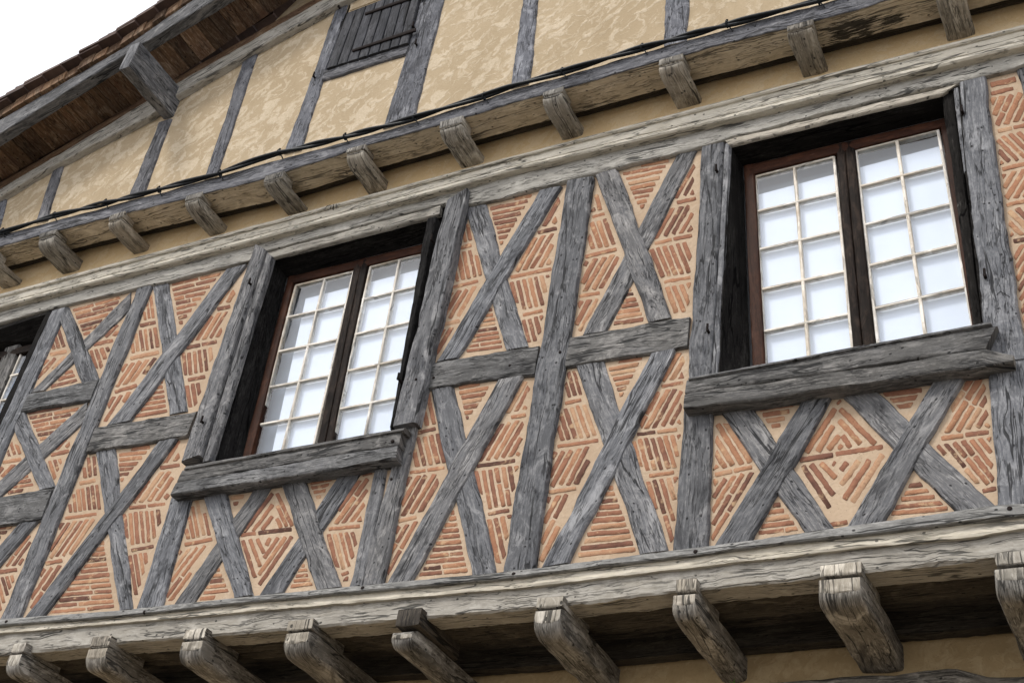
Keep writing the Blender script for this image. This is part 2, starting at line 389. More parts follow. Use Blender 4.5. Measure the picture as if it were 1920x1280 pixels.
def timber(name, ea, eb, mat, parent, w=0.0, th=.14, bev=.008, rough=1.0, label=None, uvflip=False, kind=None):
    """a hewn timber whose two long edges are the polylines ea and eb (photograph points, front plane w)"""
    rng = random.Random(hash((round(ea[0][0]), round(ea[0][1]), round(eb[-1][0]))) & 0xffff)
    L = sum((P(ea[i + 1], w) - P(ea[i], w)).length for i in range(len(ea) - 1))
    n = max(4, int(L / .045))
    sd = rng.random() * 100
    verts, uvs, faces = [], [], []
    fr = [0.0, .03, .22, .42, .62, .82, .97, 1.0]
    K = len(fr) + 2
    a, b = P(ea[0], w), P(eb[0], w)
    for i in range(n + 1):
        t = i / n
        A, B = P(pl_at(ea, t), w), P(pl_at(eb, t), w)
        wd = (B - A).length; dr = (B - A) / max(wd, 1e-6)
        na = mnoise.noise((t * L * 3.1, sd, 0)) * .012 + mnoise.noise((t * L * 14, sd, 3)) * .0065
        nb = mnoise.noise((t * L * 3.1, sd, 9)) * .012 + mnoise.noise((t * L * 14, sd, 13)) * .0065
        k = min(1.0, wd / .12) * rough
        A = A + dr * na * k; B = B + dr * nb * k
        u = t * L
        # back left
        bev_ = bev * (1 + .8 * mnoise.noise((t * L * 7, sd, 21)))
        bev2 = bev * (1 + .8 * mnoise.noise((t * L * 7, sd, 31)))
        verts.append(Vector((A.x, A.y + th, A.z))); uvs.append((u, -th))
        for q, s in enumerate(fr):
            p = A.lerp(B, s)
            d = 0.0
            if q == 0: d = bev_ * 1.2
            elif q == len(fr) - 1: d = bev2 * 1.2
            else:
                d = mnoise.noise((t * L * 5, s * 3 + sd, 5)) * .0035 * rough - .0022 * math.sin(math.pi * s)
                if q == 1: p = A + dr * bev_
                if q == len(fr) - 2: p = B - dr * bev2
            verts.append(Vector((p.x, p.y + d, p.z))); uvs.append((u, s * wd))
        verts.append(Vector((B.x, B.y + th, B.z))); uvs.append((u, wd + th))
    for i in range(n):
        for k in range(K):
            k2 = (k + 1) % K
            if k == K - 1: continue
            faces.append((i * K + k, (i + 1) * K + k, (i + 1) * K + k2, i * K + k2))
        faces.append((i * K + K - 1, (i + 1) * K + K - 1, (i + 1) * K, i * K))
    faces.append(tuple(range(K))); faces.append(tuple(n * K + k for k in range(K - 1, -1, -1)))
    return mk(name, verts, faces, mat, parent, uvs, label=label, kind=kind, sharp=45)

def quad_timber(name, c1, c2, mat, parent, **k):
    """ends c1 = (left, right), c2 = (left, right)"""
    return timber(name, [c1[0], c2[0]], [c1[1], c2[1]], mat, parent, **k)

def sweep(name, prof, x0, x1, mat, parent, step=.06, rough=1.0, label=None, pxstep=9, closed=True):
    """prof: list of (polyline, w, shift_w or None, dz): each is one arris running along the facade"""
    nx = max(2, int((x1 - x0) / pxstep))
    verts, uvs, faces = [], [], []
    K = len(prof)
    sd = (x0 * 7.3 + prof[0][0][0][1]) % 97
    for i in range(nx + 1):
        x = x0 + (x1 - x0) * i / nx
        v = 0; last = None
        for k, (pl, w, sw, dz) in enumerate(prof):
            p = P((x, y_at(pl, x)), w)
            if sw is not None: p.y = -sw
            p.z += dz
            if rough:
                p.z += mnoise.noise((p.x * 6, k * 5.1 + sd, 1)) * .004 * rough + mnoise.noise((p.x * 26, k * 5.1 + sd, 2)) * .0035 * rough
                p.y += mnoise.noise((p.x * 6, k * 5.1 + sd, 7)) * .004 * rough + mnoise.noise((p.x * 25, k * 5.1 + sd, 8)) * .002 * rough
            if last is not None: v += (Vector((0, p.y, p.z)) - last).length
            last = Vector((0, p.y, p.z))
            verts.append(p); uvs.append((p.x, v))
    for i in range(nx):
        for k in range(K - 1 + (1 if closed else 0)):
            k2 = (k + 1) % K
            faces.append((i * K + k, (i + 1) * K + k, (i + 1) * K + k2, i * K + k2))
    faces.append(tuple(range(K))); faces.append(tuple(nx * K + k for k in range(K - 1, -1, -1)))
    return mk(name, verts, faces, mat, parent, uvs, label=label, sharp=24)

def loft_joist(x0, x1, ztop, zbot, wf, wb, nose, nose_h, top_round=0.0, sd=0.0, V=None, U=None, Fc=None, bow=0.0, bev=.012, FM=None):
    """beam running back from the facade; rounded nose below its front end. Appends to V, U, Fc"""
    ws = [wf]
    k = 8
    for i in range(1, k + 1): ws.append(wf - nose * (1 - math.cos(math.pi / 2 * i / k)))
    L = ws[-1] - wb
    m = max(2, int(L / .05))
    for i in range(1, m + 1): ws.append(ws[k] - L * i / m)
    rings = []; us = 0; uu = []; pz = None
    N = lambda a, b_, c: mnoise.noise((a, b_ + sd, c))
    for i, w in enumerate(ws):
        s = min(1.0, (wf - w) / nose) if nose > 0 else 1
        q = math.sqrt(max(0, 1 - (1 - s) ** 2))
        zb = zbot + nose_h * (1 - q) + N(w * 7, 0, 8) * .009 * (1 if s > .2 else .4)
        zt = ztop - top_round * (1 - q)
        if pz is not None: us += math.hypot(w - pz[0], zb - pz[1])
        pz = (w, zb); uu.append(us)
        xx0 = x0 + N(w * 5, 0, 1) * .008 + (.010 * (1 - q) if nose > .03 else 0); xx1 = x1 + N(w * 5, 0, 4) * .008 - (.010 * (1 - q) if nose > .03 else 0)
        b = min(bev * (1 + .7 * N(w * 9, 0, 6)), (zt - zb) * .3)
        h = zt - zb; wd = xx1 - xx0
        left = [(xx0, zt), (xx0 + .003 * N(w * 8, 1, 1), zb + h * .6), (xx0, zb + b)]
        bot = [(xx0, zb + b), (xx0 + b * .35, zb + b * .3), (xx0 + b, zb), (xx0 + wd * .35, zb - .004 + .006 * N(w * 8, 2, 2)), (xx0 + wd * .65, zb - .004 + .006 * N(w * 8, 3, 2)), (xx1 - b, zb), (xx1 - b * .35, zb + b * .3), (xx1, zb + b)]
        right = [(xx1, zb + b), (xx1 + .003 * N(w * 8, 4, 1), zb + h * .6), (xx1, zt)]
        top = [(xx1, zt), (xx0, zt)]
        rings.append((w, left, bot, right, top))
    for part in range(1, 5):
        base = len(V); K = len(rings[0][part])
        for i, r in enumerate(rings):
            for k_, (x, z) in enumerate(r[part]):
                jf = .007 * N(x * 30, z * 30, 2) if i == 0 else 0
                V.append(Vector((x, -r[0] + jf, z)))
                if part == 1: U.append((-r[0] + .0, -z + 1.0))
                elif part == 2: U.append((uu[i] + sd, (x - x0) + .004 * k_))
                elif part == 3: U.append((-r[0] + .0, z + 2.0))
                else: U.append((-r[0], x))
        for i in range(len(rings) - 1):
            for k_ in range(K - 1):
                Fc.append((base + i * K + k_, base + (i + 1) * K + k_, base + (i + 1) * K + k_ + 1, base + i * K + k_ + 1))
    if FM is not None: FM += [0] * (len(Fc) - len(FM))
    # front end grain and hidden back end
    for idx, sgn in ((0, 1), (-1, -1)):
        r = rings[idx]
        loop = r[1][:2] + r[2] + r[3][1:]
        c0 = len(V); n = len(loop)
        cx = sum(p[0] for p in loop) / n; cz = sum(p[1] for p in loop) / n
        for lev, sc, dp in ((0, 1.0, 0), (1, .8, -.005), (2, .45, -.006)):
            for x, z in loop:
                jf = .007 * N(x * 30, z * 30, 2) if idx == 0 else 0
                X = cx + (x - cx) * sc; Z = cz + (z - cz) * sc
                V.append(Vector((X, -r[0] + jf * (1 if lev == 0 else .6 + N(X * 60, Z * 60, 5)) + sgn * dp * (.7 + .6 * N(X * 30, Z * 30, 9)), Z)))
                U.append((Z * .7 + 3 + sd, X * .8 + 2))
        V.append(Vector((cx, -r[0] - sgn * .006, cz))); U.append((cz * .7 + 3 + sd, cx * .8 + 2))
        for lev in range(2):
            for k_ in range(n):
                j = (k_ + 1) % n
                Fc.append((c0 + lev * n + k_, c0 + lev * n + j, c0 + (lev + 1) * n + j, c0 + (lev + 1) * n + k_))
        for k_ in range(n): Fc.append((c0 + 2 * n + k_, c0 + 2 * n + (k_ + 1) % n, c0 + 3 * n))
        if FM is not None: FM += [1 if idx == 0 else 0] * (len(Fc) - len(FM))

def tube(pts, r, seg=6, V=None, U=None, Fc=None):
    base = len(V); n = len(pts); s = 0
    for i, p in enumerate(pts):
        t = (pts[min(i + 1, n - 1)] - pts[max(i - 1, 0)]).normalized()
        a = t.cross(Vector((0, .3, 1))).normalized(); b = t.cross(a)
        if i: s += (p - pts[i - 1]).length
        for k in range(seg):
            an = 2 * math.pi * k / seg
            V.append(p + a * r * math.cos(an) + b * r * math.sin(an)); U.append((s, k / seg))
    for i in range(n - 1):
        for k in range(seg):
            k2 = (k + 1) % seg
            Fc.append((base + i * seg + k, base + (i + 1) * seg + k, base + (i + 1) * seg + k2, base + i * seg + k2))
    Fc.append(tuple(base + k for k in range(seg))); Fc.append(tuple(base + (n - 1) * seg + k for k in range(seg)))

# ------------------------------------------------------------------ the ground
def ground():
    v = [(-60, -60, 0), (60, -60, 0), (60, 60, 0), (-60, 60, 0)]
    o = mk("street", v, [(0, 1, 2, 3)], PAVE, kind='structure', sharp=0)
ground()

# ------------------------------------------------------------------ the house
HOUSE = empty("timber_framed_house", (-4.2, 0.0, 0.0),
              "old half-timbered house with herringbone brick infill, ochre plaster gable and white-paned windows", "house")

XL, XR = -320, 2600
# --- reference lines (photograph points)
CORN_T = [(-90, 574), (0, 550), (480, 421), (960, 292), (1440, 166), (1920, 45), (2010, 22)]
CORN_G = [(-90, 581), (0, 557), (480, 428), (960, 299), (1440, 174), (1920, 54), (2010, 31)]
CORN_M = [(-90, 594), (0, 570), (480, 442), (960, 313), (1440, 196), (1920, 76), (2010, 53)]
CORN_B = [(-90, 601), (0, 577), (480, 451), (850, 352), (960, 321), (1440, 207), (1920, 87), (2010, 64)]
PLATE_B = [(-90, 628), (0, 605), (125, 570), (310, 529), (465, 489), (500, 471), (830, 381), (877, 385), (960, 366), (1115, 325), (1314, 275), (1360, 261), (1440, 241), (1640, 188), (1795, 155), (1920, 122), (2010, 99)]
SILL_T = [(-90, 1170), (0, 1160), (220, 1144), (480, 1116), (655, 1099), (960, 1070), (1260, 1032), (1440, 1008), (1565, 990), (1872, 946), (1920, 944), (2010, 930)]
SILL_1 = [(-90, 1181), (0, 1172), (220, 1155), (480, 1127), (655, 1111), (960, 1082), (1260, 1045), (1440, 1021), (1920, 966), (2010, 955)]
SILL_2 = [(-90, 1196), (0, 1187), (480, 1145), (960, 1103), (1440, 1047), (1620, 1026), (1802, 1009), (1920, 991), (2010, 979)]
BEAM_B = [(-90, 1236), (0, 1227), (220, 1206), (480, 1184), (807, 1157), (1059, 1134), (1309, 1105), (1532, 1082), (1620, 1072), (1857, 1047), (1920, 1040), (2010, 1029)]
UB_T = [(-90, 466), (0, 442), (480, 312), (780, 228), (960, 170), (1440, 34), (1575, -2), (2010, -128)]
UB_F = [(-90, 489), (0, 464), (110, 432), (480, 340), (690, 273), (960, 195), (1282, 104), (1535, 37), (1690, -5), (2010, -90)]

W_UPPER = .262
def shift(pl, dy): return [(x, y + dy) for x, y in pl]

# --- upper storey: plastered gable
VP_T = [(-90, 405), (0, 353), (57, 320), (267, 195), (325, 160), (480, 71), (605, 0), (760, -96)]
VP_B = [(-90, 420), (0, 368), (92, 314), (285, 215), (327, 182), (480, 91), (652, -2), (760, -62)]
def plaster_sheet(name, top, bot, w, back, mat, x0, x1):
    nx = max(2, int((x1 - x0) / 20)); f = []
    for i in range(nx + 1):
        x = x0 + (x1 - x0) * i / nx
        f.append((x, y_at(top, x)))
    for i in range(nx, -1, -1):
        x = x0 + (x1 - x0) * i / nx
        f.append((x, y_at(bot, x)))
    return prism(name, f, w, back, mat, HOUSE)

# posts of the gable: (top left, top right, bottom right, bottom left)
UPOSTS = [
    [(3, 360), (17, 352), (0, 424), (-14, 426)],
    [(101, 310), (121, 300), (88, 412), (66, 416)],
    [(297, 230), (322, 222), (268, 366), (239, 373)],
    [(461, 99), (487, 88), (405, 328), (381, 335)],
    [(640, -12), (661, -20), (563, 280), (532, 287)],
    [(797, -24), (840, -24), (775, 224), (718, 240)],
    [(983, -24), (1012, -24), (992, 155), (956, 165)],
    [(1250, -26), (1293, -26), (1287, 76), (1243, 88)],
]
mids = [-90] + [0] * 0
cuts = [(-90, -90)] + [((p[0][0] + p[1][0]) / 2, (p[2][0] + p[3][0]) / 2) for p in UPOSTS] + [(2600, 2600)]
for i in range(len(cuts) - 1):
    # one rendered panel between each pair of posts
    (ta, ba), (tb, bb) = cuts[i], cuts[i + 1]
    n = 8
    def topy(x): return max(y_at(VP_T, x) + 6, -170) if x < 740 else -170
    # corner points by following the post axis to the gable line
    A_t = (ta, topy(ta)); B_t = (tb, topy(tb))
    if ta > 640:
        A_t = (ta + (ta - ba) * 1.5, -400); B_t = (tb + (tb - bb) * 1.5, -400 if tb < 2000 else -700)
    elif tb > 640: B_t = (tb + (tb - bb) * .7, -160)
    top = [A_t]
    for k in range(1, n):
        x = A_t[0] + (B_t[0] - A_t[0]) * k / n
        yy = A_t[1] + (B_t[1] - A_t[1]) * k / n
        if A_t[1] > -150 and B_t[1] > -150: yy = topy(x)
        top.append((x, yy))
    top.append(B_t)
    bot = []
    for k in range(n, -1, -1):
        x = ba + (bb - ba) * k / n
        bot.append((x, y_at(UB_T, x) + 10))
    prism("plaster_panel", top + bot, W_UPPER - .008, W_UPPER - .10, PL_UP, HOUSE)
for a, b, c, d in UPOSTS:
    if a[0] > 700:      # these run on up the gable above the picture
        k = 330 / (d[1] - a[1])
        a = (a[0] + (a[0] - d[0]) * k, a[1] - 330); b = (b[0] + (b[0] - c[0]) * k, b[1] - 330)
    timber("gable_post", [a, d], [b, c], W_UP, HOUSE, w=W_UPPER + .006, th=.08)
# timber plate following the gable slope, and brown fillet above it
timber("gable_plate", VP_T, VP_B, W_PALE2, HOUSE, w=W_UPPER + .05, th=.10)
timber("gable_fillet", [(x, y - 11) for x, y in VP_T], [(x, y + 2) for x, y in VP_T], W_SOFF, HOUSE, w=W_UPPER + .035, th=.06)

# shutter of the gable hatch
q = [(650, 26), (792, -28), (765, 80), (611, 129)]
SH = empty("shutter", P((700, 60), .28)); SH.parent = HOUSE; SH.location = P((700, 60), .28) - ORG[HOUSE.name]
edges = [0, .13, .255, .39, .51, .64, .77, .885, 1.0]
for i in range(8):
    s0, s1 = edges[i] + .006, edges[i + 1] - .006
    quad_timber("plank", (lerp(q[0], q[1], s0), lerp(q[0], q[1], s1)), (lerp(q[3], q[2], s0), lerp(q[3], q[2], s1)), W_SHUT, SH, w=.292, th=.03, bev=.003, rough=.3)
quad_timber("strap_hinge", ((660, 93), (660, 97)), ((779, 52), (779, 58)), IRON, SH, w=.303, th=.012, bev=.002, rough=.2)
quad_timber("strap_hinge", ((684, 24), (684, 28)), ((800, -18), (800, -12)), IRON, SH, w=.303, th=.012, bev=.002, rough=.2)
prism("hatch_shadow_board", [(645, 27), (795, -30), (768, 84), (607, 134)], .258, .20, W_BLACK, HOUSE)  # black sheet paints the shadow below the shutter and in its seams
timber("hatch_sill", [(608, 132), (768, 83)], [(603, 151), (761, 101)], W_UP, HOUSE, w=W_UPPER + .012, th=.08)
prism("hatch_lintel_plaster", [(656, 20), (661, -30), (800, -85), (793, -32)], W_UPPER - .002, W_UPPER - .05, PL_UP, HOUSE)

# upper jetty beam, with a burnt patch under its right part
W_TAN2 = wood("tan_oak_scorched", (.22, .19, .14), (.54, .475, .365), (.70, .645, .54), tint=(.34, .28, .20), tint_amt=.5, crackcol=.15,
              stain=[(tuple(P((1594, 70), .16)), .17, .13), (tuple(P((1668, 50), .15)), .11, .05)])
sweep("jetty_beam", [(UB_T, .30, .20, .0), (UB_T, .30, .288, .0), (UB_T, .30, .30, -.012), (UB_F, .30, None, .006), (UB_F, .30, .293, 0), (UB_F, .30, .20, .004), (UB_F, .30, .09, .006), (UB_F, .30, .088, .05)],
      XL, XR, W_TAN2, HOUSE)
# its bluish front face is a separate weathered board face, proud of the beam
timber("fascia", UB_T, shift(UB_F, -1.5), W_UP, HOUSE, w=.309, th=.008, bev=.004)

# plaster strip between cornice and jetty
plaster_sheet("plaster_strip", shift(UB_F, 0), shift(CORN_T, 14), -.004, -.10, PL_MID, XL, XR)
# dark strip standing in for the shaded gap up behind the beam
sweep("gap_shade_strip", [(UB_F, .30, .085, .05), (UB_F, .30, .085, .13), (UB_F, .30, .01, .13), (UB_F, .30, .01, .05)], XL, XR, W_DARK, HOUSE, rough=.6)

# corbels (joist ends): (front top left, front top right, back bottom right at the wall)
CORB = [((-40, 478), (-6, 466), (34, 534)), ((77, 439), (108, 430), (145, 506)), ((208, 404), (235, 396), (272, 471)), ((350, 369), (381, 358), (419, 436)),
        ((498, 331), (533, 320), (566, 397)), ((652, 281), (686, 270), (725, 355)), ((827, 230), (869, 217), (905, 305)), ((1018, 176), (1057, 161), (1093, 253)),
        ((1236, 116), (1282, 98), (1316, 193)), ((1476, 53), (1523, 36), (1558, 132)), ((1751, -26), (1803, -42), (1822, 66))]
for i, (a, b, c) in enumerate(CORB):
    V, U, Fc, FM = [], [], [], []
    r = random.Random(i + 50)
    A, B, Cc = P(a, .315), P(b, .315), P(c, 0.0)
    zt = (A.z + B.z) / 2; zb = Cc.z
    h = zt - zb
    zc = zt - .045 - r.random() * .02
    loft_joist(A.x, B.x, zt, zc + .002, .318, .20, .012, .004, sd=i * 3.1, V=V, U=U, Fc=Fc, FM=FM, bev=.004)
    loft_joist(A.x - .002, B.x + .002, zc - .002, zb, .314, -.05, .075 + r.random() * .05, min((zc - zb) * .75, .075 + r.random() * .03), top_round=.006, sd=i * 5.7, V=V, U=U, Fc=Fc, FM=FM)
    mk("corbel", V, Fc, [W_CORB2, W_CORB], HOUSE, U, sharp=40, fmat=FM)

# cornice moulding
sweep("cornice", [(CORN_T, .080, -.05, 0), (CORN_T, .080, .066, 0), (CORN_T, .080, .080, -.006), (CORN_G, .080, .084, .010), (CORN_G, .080, .076, .003), (CORN_G, .080, .050, .001), (CORN_G, .066, .050, -.006), (CORN_G, .066, .066, -.008),
                  (CORN_M, .060, .058, .006), (CORN_M, .058, .040, .003), (CORN_M, .058, .040, -.003), (CORN_M, .058, .062, -.007), (CORN_B, .054, .066, .010), (CORN_B, .054, .056, 0), (CORN_B, .054, -.05, .002)],
      XL, XR, W_PALE, HOUSE, rough=.45)
# top plate
timber("top_plate", [(x, y - 4) for x, y in CORN_B], PLATE_B, W_TOP, HOUSE, w=.012, th=.034, bev=.008)

# sill moulding and jetty beam of the main storey
sweep("sill_ledge", [(SILL_T, .085, -.02, .006), (SILL_T, .085, .078, .004), (SILL_T, .085, .085, -.006), (SILL_1, .088, .092, .006), (SILL_1, .088, .086, 0), (SILL_1, .088, .0, .002)],
      XL, XR, W_LEDGE, HOUSE, rough=.8)
sweep("sill_moulding", [(SILL_1, .085, .0, .0), (SILL_1, .078, .066, .002), (SILL_1, .078, .064, -.010), (SILL_2, .074, .070, .012), (SILL_2, .074, .079, .010), (SILL_2, .074, .077, 0), (SILL_2, .074, .0, .001)],
      XL, XR, W_PALE, HOUSE, rough=.8)
sweep("bressummer", [(SILL_2, .066, -.05, -.002), (SILL_2, .056, .050, .0), (SILL_2, .056, .056, -.008), (BEAM_B, .056, None, .010), (BEAM_B, .056, .046, 0), (BEAM_B, .056, -.09, .004), (BEAM_B, .056, -.09, .10)],
      XL, XR, W_PALE2, HOUSE, rough=1.5)

# ------------------------------------------------------------------ main storey: bays of brick infill
BAYS = [
    [(112, 572), (270, 536), (18, 1166), (-90, 1180), (-78, 1010)],
    [(268, 538), (487, 480), (362, 850), (335, 905), (280, 1146), (16, 1166)],
    [(335, 903), (742, 842), (690, 1102), (278, 1148)],
    [(855, 368), (1090, 330), (972, 1076), (688, 1104), (757, 800)],
    [(1086, 332), (1337, 268), (1312, 720), (1296, 1036), (970, 1076)],
    [(1308, 752), (1868, 672), (1888, 952), (1294, 1038)],
    [(1822, 148), (2000, 105), (2005, 652), (1885, 672)],
]
prism("plaster_panel", [(-420, 705), (-62, 612), (-72, 640), (-192, 937), (-60, 915), (-82, 1010), (-92, 1185), (-420, 1225)], -.03, -.12, PL_MID, HOUSE)
prism("plaster_panel", [(1965, 100), (2600, -80), (2600, 850), (1945, 945)], -.03, -.12, PL_MID, HOUSE)
BAYOBJ = []
for i, b in enumerate(BAYS):
    BAYOBJ.append(prism("brick_panel", b, -.017 - i * .0006, -.12, MORTAR, HOUSE))

# ---- bricks
BR = []      # (bay, polygon px, tone)
def clip_interval(poly, o, d):
    """interval of the line o + s d inside a convex-ish polygon"""
    ss = []
    n = len(poly)
    for i in range(n):
        a, b = poly[i], poly[(i + 1) % n]
        ex, ey = b[0] - a[0], b[1] - a[1]
        den = d[0] * ey - d[1] * ex
        if abs(den) < 1e-9: continue
        s = ((a[0] - o[0]) * ey - (a[1] - o[1]) * ex) / den
        t = ((a[0] - o[0]) * d[1] - (a[1] - o[1]) * d[0]) / den
        if -1e-6 <= t <= 1 + 1e-6: ss.append(s)
    if len(ss) < 2: return None
    return min(ss), max(ss)

def add_brick(bay, a, b, th, rng, tone=None, sk0=0.0, sk1=0.0):
    """one brick along a-b (px) of thickness th (px); sk0/sk1 slant its two ends"""
    dx, dy = b[0] - a[0], b[1] - a[1]; L = math.hypot(dx, dy)
    if L < 4: return
    dx /= L; dy /= L; nx, ny = -dy, dx
    h = th / 2
    k = max(4, int(L / 7) + 2)
    up, lo = [], []
    ph = rng.random() * 40
    r = min(h * .32, L * .2)
    bend = rng.uniform(-.02, .02)
    def pt(s, off): return (a[0] + dx * s + nx * off, a[1] + dy * s + ny * off)
    for i in range(k):
        q = i / (k - 1)
        for lst, sg in ((up, 1), (lo, -1)):
            e0 = sg * sk0 * .5; e1 = L + sg * sk1 * .5
            x = e0 + r + q * (e1 - e0 - 2 * r)
            hh = h * (1 + .26 * mnoise.noise((x * .12, ph, 3 + sg * 2)) + .20 * mnoise.noise((x * .37, ph, 13 + sg * 2)))
            wv = .14 * h * mnoise.noise((x * .05, ph, 9)) + bend * (x - L / 2) * (1 - q) 
            lst.append(pt(x, sg * hh + wv))
    c0, c1 = rng.uniform(-.25, .25) * h, rng.uniform(-.25, .25) * h
    E0 = [pt(-sk0 * .32, -h * .62 + c0 * .3), pt(sk0 * .32, h * .62 + c0 * .3)]
    E1 = [pt(L + sk1 * .32, h * .62 + c1 * .3), pt(L - sk1 * .32, -h * .62 + c1 * .3)]
    poly = E0 + up + E1 + lo[::-1]
    if tone is None:
        tone = min(.98, max(.03, rng.gauss(.54, .23)))
    BR.append((bay, poly, tone, L * th))

def fill(bay, poly, d, pitch=11.5, th=8.2, seed=0, gap=2.4, maxlen=92, skip=.0, off=.5):
    rng = random.Random(seed * 7919 + int(poly[0][0] * 13 + poly[0][1]))
    L = math.hypot(*d); d = (d[0] / L, d[1] / L); nn = (-d[1], d[0])
    pr = [p[0] * nn[0] + p[1] * nn[1] for p in poly]
    lo, hi = min(pr), max(pr)
    pitch *= .93
    cnt = max(1, int(round((hi - lo - gap * .6) / pitch)))
    pit = (hi - lo - gap * .4) / cnt
    for i in range(cnt):
        c = lo + gap * .2 + pit * (i + .5) + rng.uniform(-.5, .5)
        t = th * min(1.12, pit / pitch) * rng.uniform(.88, 1.1)
        iv = []
        for e in (-.4, .4):
            o = (nn[0] * (c + e * t), nn[1] * (c + e * t))
            r = clip_interval(poly, o, d)
            if r: iv.append(r)
        if not iv: continue
        if len(iv) < 2: iv = [(iv[0][0] + t * .4, iv[0][1] - t * .4)] * 2
        s0 = (iv[0][0] + iv[1][0]) / 2 + gap + rng.uniform(0, 2.2); s1 = (iv[0][1] + iv[1][1]) / 2 - gap - rng.uniform(0, 2.2)
        mx_ = t * .9
        k0 = max(-mx_, min(mx_, iv[1][0] - iv[0][0])); k1 = max(-mx_, min(mx_, iv[1][1] - iv[0][1]))
        k0 *= rng.choice((0, .6, .9)); k1 *= rng.choice((0, .6, .9))
        ex0 = (abs(iv[1][0] - iv[0][0]) - abs(k0)) * .25; ex1 = (abs(iv[1][1] - iv[0][1]) - abs(k1)) * .25
        s0 += ex0; s1 -= ex1
        if s1 - s0 < 5: continue
        jt = rng.uniform(-.02, .02)
        segs = [(s0, s1, k0, k1)]
        if s1 - s0 > maxlen:
            m = s0 + (s1 - s0) * rng.uniform(.36, .64); segs = [(s0, m - 1.6, k0, 0), (m + 1.6, s1, 0, k1)]
        elif s1 - s0 > maxlen * .6 and rng.random() < .12:
            m = s0 + (s1 - s0) * rng.uniform(.3, .7); segs = [(s0, m - 1.1, k0, 0), (m + 1.1, s1, 0, k1)]
        mid = (s0 + s1) / 2
        for a, b, ka, kb in segs:
            pa = (nn[0] * c + d[0] * a + nn[0] * jt * (a - mid), nn[1] * c + d[1] * a + nn[1] * jt * (a - mid))
            pb = (nn[0] * c + d[0] * b + nn[0] * jt * (b - mid), nn[1] * c + d[1] * b + nn[1] * jt * (b - mid))
            add_brick(bay, pa, pb, t, rng, None, ka, kb)

def cut(poly, a, b, side, margin):
    """half of poly on one side ('up'/'dn') of line a-b, keeping margin px clear"""
    dx, dy = b[0] - a[0], b[1] - a[1]; L = math.hypot(dx, dy)
    nx, ny = -dy / L, dx / L           # pointing down in picture when going right
    sg = 1 if side == 'dn' else -1
    f = lambda p: sg * ((p[0] - a[0]) * nx + (p[1] - a[1]) * ny) - margin
    out = []
    for i in range(len(poly)):
        p, q = poly[i], poly[(i + 1) % len(poly)]
        fp, fq = f(p), f(q)
        if fp >= 0: out.append(p)
        if fp * fq < 0: out.append(lerp(p, q, fp / (fp - fq)))
    return out

def inset(poly, d):
    """shrink a polygon towards its centre by about d px"""
    cx = sum(p[0] for p in poly) / len(poly); cy = sum(p[1] for p in poly) / len(poly)
    out = []
    for x, y in poly:
        L = math.hypot(x - cx, y - cy)
        k = max(0, 1 - d / max(L, 1e-3)); out.append((cx + (x - cx) * k, cy + (y - cy) * k))
    return out

def bands(bay, poly, divs, dirs, pitch=11.5, th=8.2, dth=7.0, seed=1):
    rng = random.Random(seed + int(poly[0][0]))
    rest = poly
    for (a, b), d in zip(divs, dirs):
        up = cut(rest, a, b, 'up', dth * .75)
        if len(up) >= 3: fill(bay, up, d, pitch, th, seed)
        rest = cut(rest, a, b, 'dn', dth * .75)
        dx, dy = b[0] - a[0], b[1] - a[1]
        L = math.hypot(dx, dy)
        if L > 62 and rng.random() < .6:
            add_brick(bay, lerp(a, b, .03), lerp(a, b, .47), dth, rng); add_brick(bay, lerp(a, b, .51), lerp(a, b, .98), dth, rng)
        else:
            add_brick(bay, a, b, dth, rng)
    if len(rest) >= 3: fill(bay, rest, dirs[-1], pitch, th, seed)

def horiz(bay, poly, slope, pitch=11.5, th=8.2, seed=3, maxlen=80):
    fill(bay, poly, (1, slope), pitch * .95, th * .97, seed, maxlen=maxlen)

SL = lambda x1, y1, x2, y2: (x2 - x1, y2 - y1)
# bay 1
s1, b1 = (-88, 95), (42, 130)
horiz(0, [(132, 578), (240, 552), (158, 640)], -.27, 9.2, 6.2)
bands(0, [(242, 584), (216, 640), (186, 708), (164, 657)], [((175, 646), (212, 638))], [s1, b1], 10.5, 7)
bands(0, [(111, 607), (131, 665), (60, 730), (92, 650)], [((94, 665), (125, 658))], [b1, s1], 10, 6.5)
horiz(0, [(135, 682), (150, 716), (86, 730)], -.22, 9.6, 6.5)
horiz(0, [(47, 772), (164, 752), (76, 836)], -.2, 9.6, 6.5)
bands(0, [(158, 790), (140, 815), (103, 904), (84, 856)], [((95, 853), (130, 845))], [s1, b1], 10.5, 7)
bands(0, [(24, 814), (46, 858), (4, 898), (-10, 895)], [((5, 867), (40, 860))], [b1, s1], 10, 6.5)
horiz(0, [(50, 880), (70, 915), (6, 928)], -.15, 9.6, 6.5)
bands(0, [(73, 982), (2, 1150), (-30, 1150), (-30, 1090)], [((-4, 1072), (32, 1067))], [(-70, 95), (24, 90)], 10, 6.5)
horiz(0, [(-20, 990), (33, 982), (-20, 1030)], -.1, 9.6, 6.5)
